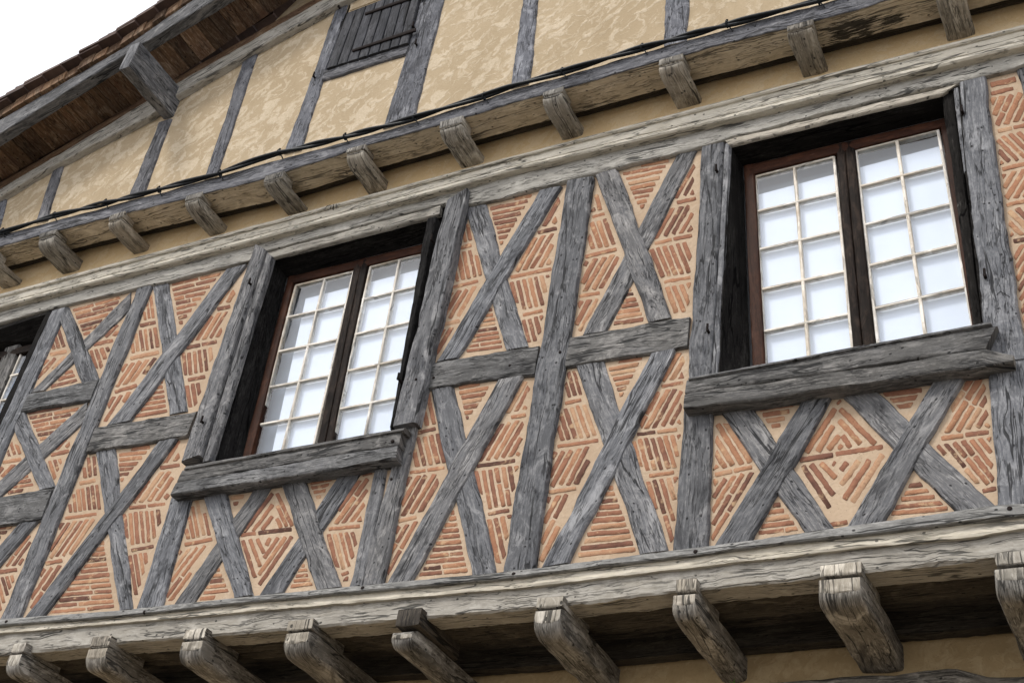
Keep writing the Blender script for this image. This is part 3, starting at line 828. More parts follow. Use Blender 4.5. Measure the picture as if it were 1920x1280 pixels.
# bay 2
s2, b2 = (-110, 140), (32, 240)
horiz(1, [(318, 532), (421, 507), (334, 620)], -.22, 10, 6.8)
bands(1, [(284, 541), (302, 663), (204, 792), (188, 796)], [((262, 610), (292, 604)), ((244, 672), (298, 660)), ((215, 735), (257, 722))], [b2, b2, (-62, 92), (-60, 100)], 9.6, 6.6)
bands(1, [(456, 503), (368, 766), (352, 766), (338, 660), (352, 640)], [((407, 580), (432, 574)), ((347, 652), (408, 640)), ((352, 712), (385, 706))], [(-60, 100), (-60, 100), (10, 110), (18, 110)], 11, 7.2)
horiz(1, [(306, 701), (317, 774), (246, 785)], -.16, 10, 6.8)
horiz(1, [(218, 843), (292, 831), (223, 914)], -.1, 10.5, 7)
bands(1, [(165, 851), (179, 851), (192, 957), (62, 1140), (44, 1152)], [((149, 906), (179, 900)), ((121, 971), (182, 963)), ((85, 1056), (117, 1050))], [(8, 100), (12, 110), (-75, 110), (-75, 110)], 10, 6.6)
bands(1, [(336, 823), (347, 821), (318, 928), (258, 1118), (251, 1117), (227, 962)], [((300, 877), (337, 871)), ((240, 952), (312, 944)), ((246, 1031), (288, 1023))], [(-60, 85), (-70, 100), (10, 110), (14, 100)], 11, 7.2)
horiz(1, [(196, 1002), (218, 1141), (88, 1151)], -.09, 11, 7.2)
# bay 3
bands(2, [(364, 926), (377, 925), (400, 1012), (326, 1126), (306, 1132)], [((346, 1021), (398, 1010))], [(20, 100), (-75, 100)], 11, 7)
horiz(2, [(424, 919), (473, 914), (438, 960)], -.14, 11, 7)
H = ((449, 1003), (549, 991))
LOZ1 = [((511, 924), (457, 997)), ((512, 945), (474, 996)), ((511, 967), (491, 993)), ((519, 924), (548, 986)), ((520, 947), (537, 987)), ((519, 971), (527, 989)),
        ((455, 1012), (478, 1082)), ((468, 1010), (488, 1061)), ((482, 1009), (495, 1037)), ((548, 1005), (486, 1096)), ((536, 1006), (485, 1077)), ((522, 1007), (495, 1046)), ((507, 1008), (499, 1022))]
for a, b in LOZ1: add_brick(2, a, b, 7.6, RNG)
r_ = random.Random(5)
add_brick(2, lerp(*H, .02), lerp(*H, .31), 7.5, r_); add_brick(2, lerp(*H, .35), lerp(*H, .98), 8, r_)
horiz(2, [(574, 902), (631, 892), (596, 946)], -.18, 11, 7)
bands(2, [(676, 887), (699, 880), (655, 1090), (638, 1092), (607, 994)], [((679, 890), (698, 886)), ((616, 992), (675, 985)), ((640, 1077), (654, 1072))], [(-40, 80), (-75, 105), (28, 105), (1, -.1)], 11.5, 7.6)
horiz(2, [(411, 1052), (435, 1116), (368, 1128)], -.1, 11, 7)
horiz(2, [(570, 1045), (590, 1098), (538, 1104)], -.1, 11, 7)
# bay 4
b4, s4 = (40, 140), (-62, 108)
horiz(3, [(914, 386), (1004, 360), (938, 470)], -.2, 10.2, 7, maxlen=95)
bands(3, [(873, 400), (908, 520), (824, 666), (814, 672), (820, 632)], [((862, 465), (884, 459)), ((843, 540), (897, 527)), ((825, 610), (862, 601))], [(18, 90), (20, 100), s4, s4], 12, 7.6)
bands(3, [(1054, 355), (1012, 642), (989, 646), (952, 524)], [((1008, 436), (1044, 428)), ((957, 520), (1034, 504)), ((980, 591), (1018, 582))], [s4, s4, (26, 110), (30, 110)], 12.5, 8)
horiz(3, [(922, 567), (947, 653), (867, 664)], -.14, 10.2, 7)
horiz(3, [(855, 722), (929, 713), (873, 798)], -.17, 10.5, 7.2)
bands(3, [(797, 735), (806, 733), (841, 872), (728, 1082), (720, 1086), (770, 860)], [((782, 811), (817, 803)), ((766, 886), (835, 876)), ((747, 977), (781, 969))], [(22, 100), (24, 100), (-66, 112), (-64, 112)], 12.5, 8)
bands(3, [(981, 712), (997, 707), (945, 1062), (931, 1058), (886, 880)], [((958, 782), (986, 777)), ((894, 874), (966, 863)), ((915, 963), (955, 956))], [(-60, 112), (-66, 112), (20, 110), (24, 110)], 12.5, 8)
horiz(3, [(852, 943), (881, 1072), (780, 1083)], -.09, 12, 8)
# bay 5
s5, b5 = (-62, 112), (44, 112)
horiz(4, [(1161, 319), (1261, 294), (1202, 403)], -.2, 11, 7.4, maxlen=100)
bands(4, [(1115, 348), (1163, 472), (1163, 480), (1094, 622), (1074, 628)], [((1110, 407), (1134, 401)), ((1097, 481), (1156, 467)), ((1086, 556), (1125, 549))], [(24, 90), (36, 100), s5, s5], 13, 8.4)
bands(4, [(1305, 292), (1293, 588), (1262, 590), (1216, 466)], [((1269, 380), (1305, 372)), ((1225, 457), (1299, 441)), ((1245, 529), (1295, 520))], [s5, s5, b5, b5], 13.4, 8.6)
horiz(4, [(1180, 527), (1214, 600), (1145, 613)], -.16, 10.5, 7.4)
horiz(4, [(1134, 681), (1211, 665), (1163, 755)], -.16, 11.4, 7.8, maxlen=100)
bands(4, [(1063, 691), (1080, 691), (1123, 825), (1020, 1054), (1008, 1058), (1030, 880)], [((1059, 756), (1090, 749)), ((1045, 837), (1122, 825)), ((1029, 922), (1080, 915))], [(30, 100), (34, 100), (-58, 112), (-58, 112)], 13, 8.4)
bands(4, [(1266, 660), (1286, 654), (1280, 770), (1262, 1026), (1253, 1023), (1181, 830)], [((1240, 724), (1281, 717)), ((1192, 815), (1271, 804)), ((1217, 892), (1264, 885))], [(-60, 108), (-60, 108), (32, 110), (32, 110)], 13.4, 8.8)
horiz(4, [(1146, 895), (1197, 1032), (1076, 1047)], -.1, 13, 8.6, maxlen=110)
# bay 6
bands(5, [(1342, 772), (1352, 773), (1420, 872), (1420, 880), (1340, 1014), (1331, 1018)], [((1338, 890), (1412, 875))], [(56, 90), (-66, 108)], 15, 9.6, 8)
horiz(5, [(1415, 764), (1499, 750), (1454, 816)], -.15, 13.5, 9.2, maxlen=100)
H = ((1499, 862), (1562, 852), (1566, 851), (1656, 837))
LOZ2 = [((1567, 766), (1511, 848)), ((1562, 797), (1533, 846)), ((1574, 816), (1553, 843)), ((1575, 766), (1641, 832)), ((1573, 787), (1614, 832)), ((1580, 815), (1595, 839)), ((1573, 834), (1579, 840)),
        ((1505, 872), (1556, 952)), ((1521, 869), (1563, 928)), ((1539, 867), (1567, 896)), ((1655, 851), (1598, 941)), ((1630, 861), (1583, 936)), ((1611, 863), (1577, 909)), ((1589, 866), (1577, 882)), ((1561, 867), (1567, 870)), ((1571, 752), (1575, 756))]
for a, b in LOZ2: add_brick(5, a, b, 10.8, RNG)
add_brick(5, H[0], H[1], 9.5, r_); add_brick(5, H[2], H[3], 10, r_)
add_brick(5, (1556, 984), (1589, 978), 9, r_)
horiz(5, [(1641, 729), (1749, 708), (1698, 780)], -.14, 14.5, 9.4, maxlen=110)
bands(5, [(1816, 704), (1847, 693), (1871, 942), (1866, 940), (1747, 832)], [((1762, 822), (1856, 809)), ((1842, 920), (1868, 915))], [(-62, 100), (62, 78), (1, -.1)], 15, 10, 8.6)
horiz(5, [(1455, 928), (1503, 994), (1414, 1006)], -.12, 14, 9.4, maxlen=100)
horiz(5, [(1713, 890), (1790, 958), (1664, 970)], -.1, 15, 9.6, maxlen=110)
# bay 7
bands(6, [(1851, 152), (1904, 138), (1928, 190), (1932, 640), (1921, 640)], [((1858, 176), (1900, 166)), ((1869, 247), (1930, 233)), ((1879, 317), (1932, 305)), ((1887, 385), (1934, 375)), ((1900, 452), (1936, 446))],
      [(1, -.24), (-50, 105), (62, 62), (-56, 90), (60, 60), (-55, 90)], 14, 9, 8)

def brick_geo(poly, bay):
    wb, wf = -.023 - bay * .0006, -.0150 - bay * .0006
    rng = random.Random(int(poly[0][0] * 31 + poly[0][1] * 17))
    wf += rng.uniform(-.001, .0016)
    cx = sum(p[0] for p in poly) / len(poly); cy = sum(p[1] for p in poly) / len(poly)
    n = len(poly)
    base = [P(p, wb) for p in poly]
    rim = [P(p, wf - .0016) for p in poly]
    top = []
    for i in range(n):
        a, b, c = poly[i - 1], poly[i], poly[(i + 1) % n]
        tx, ty = c[0] - a[0], c[1] - a[1]; L = math.hypot(tx, ty) or 1
        nx, ny = -ty / L, tx / L
        if (cx - b[0]) * nx + (cy - b[1]) * ny < 0 and n < 200:
            pass
        # inward normal by orientation
        top.append((b, nx, ny))
    area = sum(poly[i][0] * poly[(i + 1) % n][1] - poly[(i + 1) % n][0] * poly[i][1] for i in range(n))
    sg = 1 if area > 0 else -1
    topv = [P((b[0] + sg * nx * 1.0, b[1] + sg * ny * 1.0), wf + rng.uniform(-.0012, .0012)) for b, nx, ny in top]
    V = base + rim + topv
    Fc = []
    for i in range(n):
        j = (i + 1) % n
        Fc.append((i, j, n + j, n + i)); Fc.append((n + i, n + j, 2 * n + j, 2 * n + i))
    Fc.append(tuple(range(2 * n, 3 * n)))
    return V, Fc

def set_tone(o, tones):
    at = o.data.attributes.new('tone', 'FLOAT', 'POINT'); at.data.foreach_set('value', tones)

def tones(t, n):      # brick rims darkened: shade of the recessed joints put into the tone
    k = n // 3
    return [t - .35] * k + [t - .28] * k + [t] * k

def visible(poly):
    x = sum(p[0] for p in poly) / len(poly); y = sum(p[1] for p in poly) / len(poly)
    return 0 < x < 1920 and 0 < y < 1280
BR.sort(key=lambda b: -(b[3] if visible(b[1]) else 0))
SV, SF, ST = [], [], []
for i, (bay, poly, tone, area) in enumerate(BR):
    V, Fc = brick_geo(poly, bay)
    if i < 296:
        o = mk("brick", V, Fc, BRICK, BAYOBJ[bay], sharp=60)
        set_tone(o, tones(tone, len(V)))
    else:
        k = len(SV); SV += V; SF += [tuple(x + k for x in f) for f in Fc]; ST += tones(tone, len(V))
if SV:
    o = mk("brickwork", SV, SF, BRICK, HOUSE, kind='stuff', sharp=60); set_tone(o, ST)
print("BRICKS", len(BR))

# ---- posts, rails and braces of the main storey: ends (left, right) top then bottom
def tm(name, a, b, c, d, mat=None, w=0.0, th=.13, label=None, **k):
    quad_timber(name, (a, b), (d, c), mat or W_GREY, HOUSE, w=w, th=th, label=label, **k)

FRONT, BEHIND = .003, -.006
tm("post", (97, 583), (125, 575), (-62, 1010), (-100, 1010))
tm("post", (257, 537), (284, 535), (36, 1158), (-1, 1162), w=.006)
tm("post", (322, 926), (363, 920), (302, 1138), (255, 1143))
tm("post", (1062, 339), (1112, 330), (1002, 1065), (942, 1073), w=.012)
tm("post", (1315, 276), (1357, 266), (1332, 712), (1289, 718), w=.008)
tm("post", (1281, 768), (1337, 766), (1327, 1027), (1261, 1035), w=.004)
tm("post", (1796, 155), (1847, 143), (1924, 672), (1853, 680), w=.010)
tm("post", (1850, 684), (1935, 672), (1945, 942), (1872, 949), w=.004)
tm("post", (703, 870), (726, 865), (684, 1094), (654, 1100), w=.0)
tm("post", (752, 806), (781, 795), (716, 1093), (672, 1098), w=.008)
# window casings standing proud
tm("window_post", (477, 457), (497, 467), (373, 852), (338, 865), w=.055, th=.15)
tm("window_post", (499, 472), (511, 481), (394, 862), (377, 867), w=.03, th=.04)
tm("window_post", (834, 378), (876, 352), (780, 790), (735, 799), w=.055, th=.15)
tm("window_post", (1358, 270), (1370, 268), (1347, 705), (1332, 709), w=.0, th=.02)
tm("window_post", (1787, 167), (1798, 164), (1812, 322), (1807, 322), w=-.002, th=.08)
# dark boards lining the right jambs
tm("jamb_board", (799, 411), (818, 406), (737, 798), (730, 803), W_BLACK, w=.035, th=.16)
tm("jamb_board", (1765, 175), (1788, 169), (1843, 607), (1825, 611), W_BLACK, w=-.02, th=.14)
# rails
def rail(name, a, b, c, d, mat=None, w=.006, **k):   # TL, TR, BR, BL
    timber(name, [a, b], [d, c], mat or W_GREY2, HOUSE, w=w, **k)
rail("rail", (54, 736), (185, 711), (168, 750), (39, 771), w=.012)
rail("rail", (179, 800), (369, 769), (350, 816), (161, 848), w=.012)
rail("rail", (-60, 940), (98, 915), (76, 975), (-60, 992), w=.012)
rail("rail", (807, 680), (1010, 647), (1002, 701), (796, 730), w=.004)
rail("rail", (1066, 631), (1293, 592), (1288, 650), (1059, 688), w=.004)
# window sills: an upper and a lower plank each, split by a long crack
rail("window_sill", (343, 880), (754, 807), (748, 834), (331, 905), w=.075, th=.16)
rail("window_sill", (331, 904), (746, 833), (742, 862), (319, 927), w=.078, th=.16)
rail("window_sill_lip", (350, 872), (760, 800), (756, 808), (344, 881), w=.085, th=.12)
rail("window_sill", (1288, 711), (1870, 607), (1847, 654), (1284, 738), w=.070, th=.16)
timber("window_sill", [(1284, 737), (1845, 653), (1900, 664)], [(1281, 768), (1852, 685), (1900, 678)], W_GREY2, HOUSE, w=.074, th=.16)
rail("window_sill_lip", (1292, 707), (1857, 602), (1860, 608), (1290, 713), w=.080, th=.10)

# braces: front ones pass whole, those behind are let in
BRACES = [
    ((110, 598), (128, 573), (184, 711), (152, 719), FRONT), ((245, 547), (243, 581), (83, 731), (56, 736), BEHIND),
    ((24, 806), (44, 769), (101, 912), (72, 918), FRONT), ((164, 750), (161, 788), (-6, 938), (-6, 904), BEHIND),
    ((36, 980), (73, 973), (-40, 1105), (-40, 1062), FRONT),
    ((285, 536), (316, 529), (351, 770), (317, 777), BEHIND), ((424, 505), (461, 495), (243, 788), (200, 797), FRONT),
    ((179, 846), (216, 839), (249, 1140), (221, 1144), BEHIND), ((297, 827), (333, 820), (80, 1154), (46, 1158), FRONT),
    ((377, 922), (421, 915), (472, 1114), (438, 1120), FRONT), ((478, 911), (513, 905), (362, 1132), (322, 1136), BEHIND),
    ((525, 905), (570, 898), (637, 1099), (592, 1105), FRONT), ((635, 889), (678, 881), (530, 1110), (486, 1115), BEHIND),
    ((871, 391), (911, 383), (988, 649), (948, 657), BEHIND), ((1010, 357), (1053, 348), (858, 669), (818, 678), FRONT),
    ((806, 729), (851, 721), (929, 1073), (884, 1078), BEHIND), ((932, 712), (981, 703), (771, 1087), (724, 1093), FRONT),
    ((1114, 326), (1157, 315), (1260, 594), (1217, 604), FRONT), ((1268, 291), (1307, 281), (1138, 620), (1090, 628), BEHIND),
    ((1080, 686), (1130, 676), (1252, 1031), (1199, 1038), BEHIND), ((1216, 663), (1265, 653), (1067, 1053), (1014, 1063), FRONT),
    ((1351, 769), (1411, 760), (1563, 990), (1505, 998), BEHIND), ((1503, 747), (1561, 741), (1405, 1013), (1335, 1024), FRONT),
    ((1571, 736), (1635, 725), (1868, 949), (1797, 964), BEHIND), ((1752, 706), (1815, 695), (1653, 979), (1585, 990), FRONT),
    ((1905, 131), (1950, 120), (1985, 280), (1930, 230), BEHIND),
]
for a, b, c, d, w in BRACES:
    tm("brace", a, b, c, d, w=w, th=.11)

# window head strips
rail("window_head", (498, 474), (826, 384), (824, 402), (508, 484), W_TOP, w=.02, th=.03)
rail("window_head", (1358, 262), (1796, 157), (1768, 176), (1368, 273), W_PALE2, w=.004, th=.02)

# ------------------------------------------------------------------ windows
def bil(q, s, t):      # q = TL, TR, BR, BL
    return lerp(lerp(q[0], q[1], s), lerp(q[3], q[2], s), t)

def bar(name, a, b, wd, w, th, mat, parent, seed=0):
    """straight bar from a to b (px on plane w), wd metres wide"""
    A, B = P(a, w), P(b, w)
    d = (B - A); L = d.length; d = d / L
    n = Vector((-d.z, 0, d.x)) * wd / 2
    k = max(2, int(L / .06))
    V, U, Fc = [], [], []
    for i in range(k + 1):
        p = A + d * L * i / k
        j = mnoise.noise((i * .7, seed, 2)) * .0008
        e = wd * .18
        ring = [p - n + Vector((0, th, 0)), p - n + Vector((0, e, 0)), p - n * .6 + Vector((0, j, 0)), p + n * .6 + Vector((0, j, 0)), p + n + Vector((0, e, 0)), p + n + Vector((0, th, 0))]
        for m_, v in enumerate(ring): V.append(v); U.append((L * i / k + seed, m_ * wd / 3))
    for i in range(k):
        for m_ in range(6):
            m2 = (m_ + 1) % 6
            Fc.append((i * 6 + m_, (i + 1) * 6 + m_, (i + 1) * 6 + m2, i * 6 + m2))
    Fc.append(tuple(range(6))); Fc.append(tuple(k * 6 + m_ for m_ in range(5, -1, -1)))
    if name is None: return V, U, Fc
    return mk(name, V, Fc, mat, parent, U, sharp=40)

def window(outer, inner, sashes, members, blind, lining, wgl=-.150, cols=2, rows=5, label=None, mats=None):
    ctr = P(bil(outer, .5, 1.0), 0)
    WN = empty("window", ctr); WN.parent = HOUSE; WN.location = ctr - ORG[HOUSE.name]
    if label: WN['label'] = label
    # reveal lining (four boards of real thickness)
    fo = [P(p, -.004) for p in outer]; fi = [P(p, -.165) for p in inner]
    cen = sum(fo, Vector()) / 4
    V, U, Fc = [], [], []
    for i in range(4):
        j = (i + 1) % 4
        k = len(V)
        pts = [fo[i], fo[j], fi[j], fi[i]]
        outp = []
        for p in pts:
            d = p - cen; d.y = 0; outp.append(p + d.normalized() * .03)
        V += pts + outp
        L = (fo[j] - fo[i]).length
        U += [(0, 0), (L, 0), (L, .2), (0, .2)] * 2
        Fc += [(k, k + 1, k + 2, k + 3), (k + 7, k + 6, k + 5, k + 4), (k, k + 4, k + 5, k + 1), (k + 2, k + 6, k + 7, k + 3)]
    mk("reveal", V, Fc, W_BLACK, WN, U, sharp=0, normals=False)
    for a, b, c, d, mat, nm in members:
        quad_timber(nm, (a, b), (d, c), mat, WN, w=-.128, th=.06, bev=.004, rough=.25)
    for si, q in enumerate(sashes):
        q = [(q[0][0] + 3, q[0][1] + 2.5), (q[1][0] - 3, q[1][1] + 3.5), (q[2][0] - 3, q[2][1] - 2), (q[3][0] + 3, q[3][1] - 3)]
        # sash frame: white moulded surround
        V, U, Fc = [], [], []
        fw = .016
        for a, b in ((q[0], q[1]), (q[1], q[2]), (q[3], q[2]), (q[0], q[3])):
            v, u, f = bar(None, a, b, fw, wgl + .010, .035, None, None, seed=si * 3 + a[0] * .01)
            k = len(V); V += v; U += u; Fc += [tuple(x + k for x in ff) for ff in f]
        mk("sash", V, Fc, W_WHITE, WN, U, sharp=40)
        for c in range(1, cols):
            bar("glazing_bar", bil(q, c / cols, 0), bil(q, c / cols, 1), 0.018, wgl + .009, .03, W_WHITE, WN, seed=c + si)
        for r in range(1, rows):
            # rows are equal in reality: find t on the window plane
            A0, A1 = P(q[0], wgl), P(q[3], wgl); B0, B1 = P(q[1], wgl), P(q[2], wgl)
            a3, b3 = A0.lerp(A1, r / rows), B0.lerp(B1, r / rows)
            bar3("glazing_bar", a3, b3, .018, .010, W_WHITE, WN, r + si * 7)
        A0, A1 = P(q[0], wgl), P(q[3], wgl); B0, B1 = P(q[1], wgl), P(q[2], wgl)
        for r in range(rows):
            for c in range(cols):
                cs = []
                for (s, t) in ((c, r), (c + 1, r), (c + 1, r + 1), (c, r + 1)):
                    tp = A0.lerp(B0, s / cols); bt = A1.lerp(B1, s / cols); cs.append(tp.lerp(bt, t / rows))
                vv = cs + [p + Vector((0, .003, 0)) for p in cs]
                mk("pane", vv, [(0, 1, 2, 3), (7, 6, 5, 4), (0, 4, 5, 1), (1, 5, 6, 2), (2, 6, 7, 3), (3, 7, 4, 0)], GLASS, WN, sharp=0)
    bl = [P(p, -.182) for p in blind]
    vv = bl + [p + Vector((0, .004, 0)) for p in bl]
    box = [(0, 1, 2, 3), (7, 6, 5, 4), (0, 4, 5, 1), (1, 5, 6, 2), (2, 6, 7, 3), (3, 7, 4, 0)]
    mk("blind", vv, box, (mats or (BLIND, CURTAIN))[0], WN, sharp=0)
    bl = [P(p, -.24) for p in lining]
    vv = bl + [p + Vector((0, .01, 0)) for p in bl]
    mk("curtain_lining", vv, box, (mats or (BLIND, CURTAIN))[1], WN, sharp=0)
    return WN

def bar3(name, A, B, wd, proud, mat, parent, seed):
    d = (B - A); L = d.length; d = d / L
    n = Vector((-d.z, 0, d.x)) * wd / 2
    k = max(2, int(L / .06)); V, U, Fc = [], [], []
    for i in range(k + 1):
        p = A + d * L * i / k + Vector((0, -proud, 0))
        j = mnoise.noise((i * .7, seed, 2)) * .0008; e = wd * .2; th = .03
        ring = [p - n + Vector((0, th, 0)), p - n + Vector((0, e, 0)), p - n * .6 + Vector((0, j, 0)), p + n * .6 + Vector((0, j, 0)), p + n + Vector((0, e, 0)), p + n + Vector((0, th, 0))]
        for m_, v in enumerate(ring): V.append(v); U.append((L * i / k + seed, m_ * wd / 3))
    for i in range(k):
        for m_ in range(6):
            m2 = (m_ + 1) % 6
            Fc.append((i * 6 + m_, (i + 1) * 6 + m_, (i + 1) * 6 + m2, i * 6 + m2))
    Fc.append(tuple(range(6))); Fc.append(tuple(k * 6 + m_ for m_ in range(5, -1, -1)))
    return mk(name, V, Fc, mat, parent, U, sharp=40)

window([(1369, 272), (1792, 168), (1846, 640), (1348, 720)], [(1393, 312), (1790, 216), (1848, 650), (1408, 730)],
       [[(1412, 328), (1566, 290), (1603, 676), (1431, 709)], [(1601, 280), (1761, 239), (1829, 626), (1645, 667)]],
       [((1394, 311), (1414, 307), (1436, 715), (1412, 719), W_BROWN, "frame_stile"), ((1567, 272), (1583, 268), (1620, 690), (1603, 694), W_MULL, "mullion"),
        ((1583, 267), (1601, 263), (1645, 686), (1621, 690), W_MULL, "mullion"), ((1761, 224), (1790, 218), (1846, 648), (1829, 652), W_BROWN, "frame_stile"),
        ((1396, 311), (1396, 331), (1790, 232), (1790, 216), W_BROWN, "frame_rail")],
       [(1400, 371), (1800, 264), (1856, 650), (1420, 735)], [(1385, 310), (1800, 210), (1860, 655), (1405, 740)],
       label="upright window between two braced bays with its blind nearly closed")
window([(509, 482), (812, 400), (735, 810), (388, 868)], [(538, 521), (822, 449), (745, 830), (452, 885)],
       [[(551, 532), (665, 505), (586, 853), (462, 873)], [(691, 497), (806, 468), (745, 822), (615, 846)]],
       [((540, 519), (553, 516), (463, 885), (446, 888), W_BROWN, "frame_stile"), ((665, 492), (678, 489), (602, 862), (587, 866), W_MULL, "mullion"),
        ((678, 488), (691, 485), (615, 858), (603, 862), W_MULL, "mullion"), ((806, 456), (822, 452), (765, 830), (746, 834), W_BROWN, "frame_stile"),
        ((541, 519), (541, 533), (815, 467), (815, 451), W_BROWN, "frame_rail")],
       [(573, 560), (830, 494), (770, 850), (503, 880)], [(530, 515), (830, 445), (770, 850), (440, 900)],
       label="narrower-looking window with a grey strip left of its white blind")
window([(-70, 640), (97, 585), (-50, 915), (-190, 935)], [(-50, 672), (80, 640), (-60, 915), (-170, 935)],
       [[(-55, 682), (10, 665), (-90, 905), (-160, 915)], [(37, 657), (80, 646), (-18, 898), (-68, 905)]],
       [((10, 652), (37, 645), (-66, 905), (-92, 910), W_GREY2, "mullion"), ((-50, 672), (-50, 684), (85, 650), (85, 638), W_MULL, "frame_rail")],
       [(-60, 716), (85, 678), (0, 925), (-150, 935)], [(-60, 660), (85, 625), (0, 925), (-180, 940)],
       label="window cut off by the left edge of the photo", mats=(BLUE_REFL, ROOM))  # blue sheet paints the reflected sky, no curtain; dark one the unlit room

# dark board on the right side of the leftmost window
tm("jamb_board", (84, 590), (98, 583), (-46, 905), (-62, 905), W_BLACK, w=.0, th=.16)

# ------------------------------------------------------------------ lower jetty: joists, boards, wall plate, lower wall
JOI = [((26, 1208), (51, 1205), .0, (147, 1280), .1), ((174, 1196), (210, 1192), .0, (322, 1283), .1), ((349, 1181), (388, 1179), .0, (490, 1268), .1),
       ((541, 1166), (589, 1160), .0, (700, 1268), .1), ((753, 1149), (789, 1142), .0, (920, 1272), .1), ((1006, 1123), (1057, 1118), .0, (1162, 1290), .1),
       ((1267, 1089), (1307, 1084), .0, (1405, 1278), .1), ((1535, 1064), (1617, 1052), .0, (1690, 1258), .1), ((1863, 1042), (1935, 1030), .0, (2005, 1225), .1)]
for i, (a, b, _, c, _2) in enumerate(JOI):
    r = random.Random(i + 9)
    A, B = P(a, .10), P(b, .10)
    zt = (A.z + B.z) / 2 + .004
    zb = zt - .185
    V, U, Fc, FM = [], [], [], []
    x0, x1 = A.x, B.x
    zc = zt - .055 - r.random() * .012
    wd = (x1 - x0)
    if i == 4:      # a dark squared block above a thinner rounded joist
        x1b = x1 + .01
        loft_joist(x0 - .012, x1b, zt + .005, zt - .085, .112, -.30, .004, .003, sd=3.3, V=V, U=U, Fc=Fc, FM=FM, bev=.005)
        mk("joist_block", V, Fc, W_DARK, HOUSE, U, sharp=40, label="dark squared block on top of a rounded joist")
        V, U, Fc, FM = [], [], [], []
        loft_joist(x0 - .03, x1 - .012, zt - .095, zb - .01, .10, -.62, .06, .05, top_round=.03, sd=9.3, V=V, U=U, Fc=Fc, FM=FM, bev=.03)
    else:
        loft_joist(x0 + .003, x1, zt, zc + .003, .103, -.2, .012, .004, sd=i * 2.7, V=V, U=U, Fc=Fc, FM=FM, bev=.004)
        loft_joist(x0 - (.006 if i not in (6,) else .02), x1 + .004, zc - .003, zb, .100, -.62, .050 + r.random() * .035, .045 + r.random() * .022, top_round=.008, sd=i * 4.9, V=V, U=U, Fc=Fc, FM=FM, bev=.020 if i < 7 else .016)
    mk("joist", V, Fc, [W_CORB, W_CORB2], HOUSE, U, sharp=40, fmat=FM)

def board(name, w0, w1, dz0, dz1, mat):
    sweep(name, [(BEAM_B, .056, w0, dz0), (BEAM_B, .056, w1, dz0 + .004), (BEAM_B, .056, w1, dz1), (BEAM_B, .056, w0, dz1)], XL, XR, mat, HOUSE, rough=1.2)
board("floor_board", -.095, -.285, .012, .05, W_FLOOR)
board("floor_board", -.29, -.50, .075, .11, W_DARK)  # near-black: the shade of the recess is put into the board's colour
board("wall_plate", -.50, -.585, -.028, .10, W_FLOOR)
# lower wall, down to the street
zlow = P((960, 1144), .056).z
LW = [(-11.5, zlow + .05), (6.0, zlow + .05), (6.0, 0.0), (-11.5, 0.0)]
v = [Vector((x, .60, z)) for x, z in LW] + [Vector((x, .95, z)) for x, z in LW]
v[0].z = P((-90, 1236), .056).z + .09; v[1].z = P((2010, 1029), .056).z + .09
v[4].z, v[5].z = v[0].z, v[1].z
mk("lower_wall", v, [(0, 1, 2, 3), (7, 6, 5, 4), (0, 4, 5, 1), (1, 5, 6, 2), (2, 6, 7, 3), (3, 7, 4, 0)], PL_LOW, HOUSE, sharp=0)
timber("lower_rail", [(1380, 1290), (1440, 1279), (1615, 1263), (1700, 1261), (1790, 1252), (1850, 1266), (1920, 1269), (2010, 1262)],
       [(1380, 1350), (1440, 1345), (1615, 1330), (1700, 1325), (1790, 1320), (1850, 1320), (1920, 1315), (2010, 1310)], W_CORB, HOUSE, w=-.55, th=.1)
# body of the house behind the facade (dark rooms)
def box3(name, lo, hi, mat, parent):
    v = [Vector((x, y, z)) for x in (lo[0], hi[0]) for y in (lo[1], hi[1]) for z in (lo[2], hi[2])]
    return mk(name, v, [(0, 1, 3, 2), (4, 6, 7, 5), (0, 4, 5, 1), (2, 3, 7, 6), (0, 2, 6, 4), (1, 5, 7, 3)], mat, parent, sharp=0)
box3("inner_wall", (-11.4, .36, 4.75), (2.2, .50, 9.2), ROOM, HOUSE)

# ------------------------------------------------------------------ roof verge
W_R = .69
RF_T = [(-90, 278), (0, 225), (230, 91), (362, 0), (480, -82), (760, -276)]
RF_M = [(-90, 303), (0, 250), (225, 107), (387, 8), (500, -62), (760, -224)]
ROOF = empty("roof", P((150, 150), .5)); ROOF.parent = HOUSE; ROOF.location = P((150, 150), .5) - ORG[HOUSE.name]
sweep("verge_rafter", [(RF_T, W_R, W_R - .10, 0), (RF_T, W_R, W_R - .006, 0), (RF_T, W_R, W_R, -.006), (RF_M, W_R, W_R, .004), (RF_M, W_R, W_R - .006, -.004), (RF_M, W_R, W_R - .095, -.004)], -120, 740, W_GREY, ROOF)
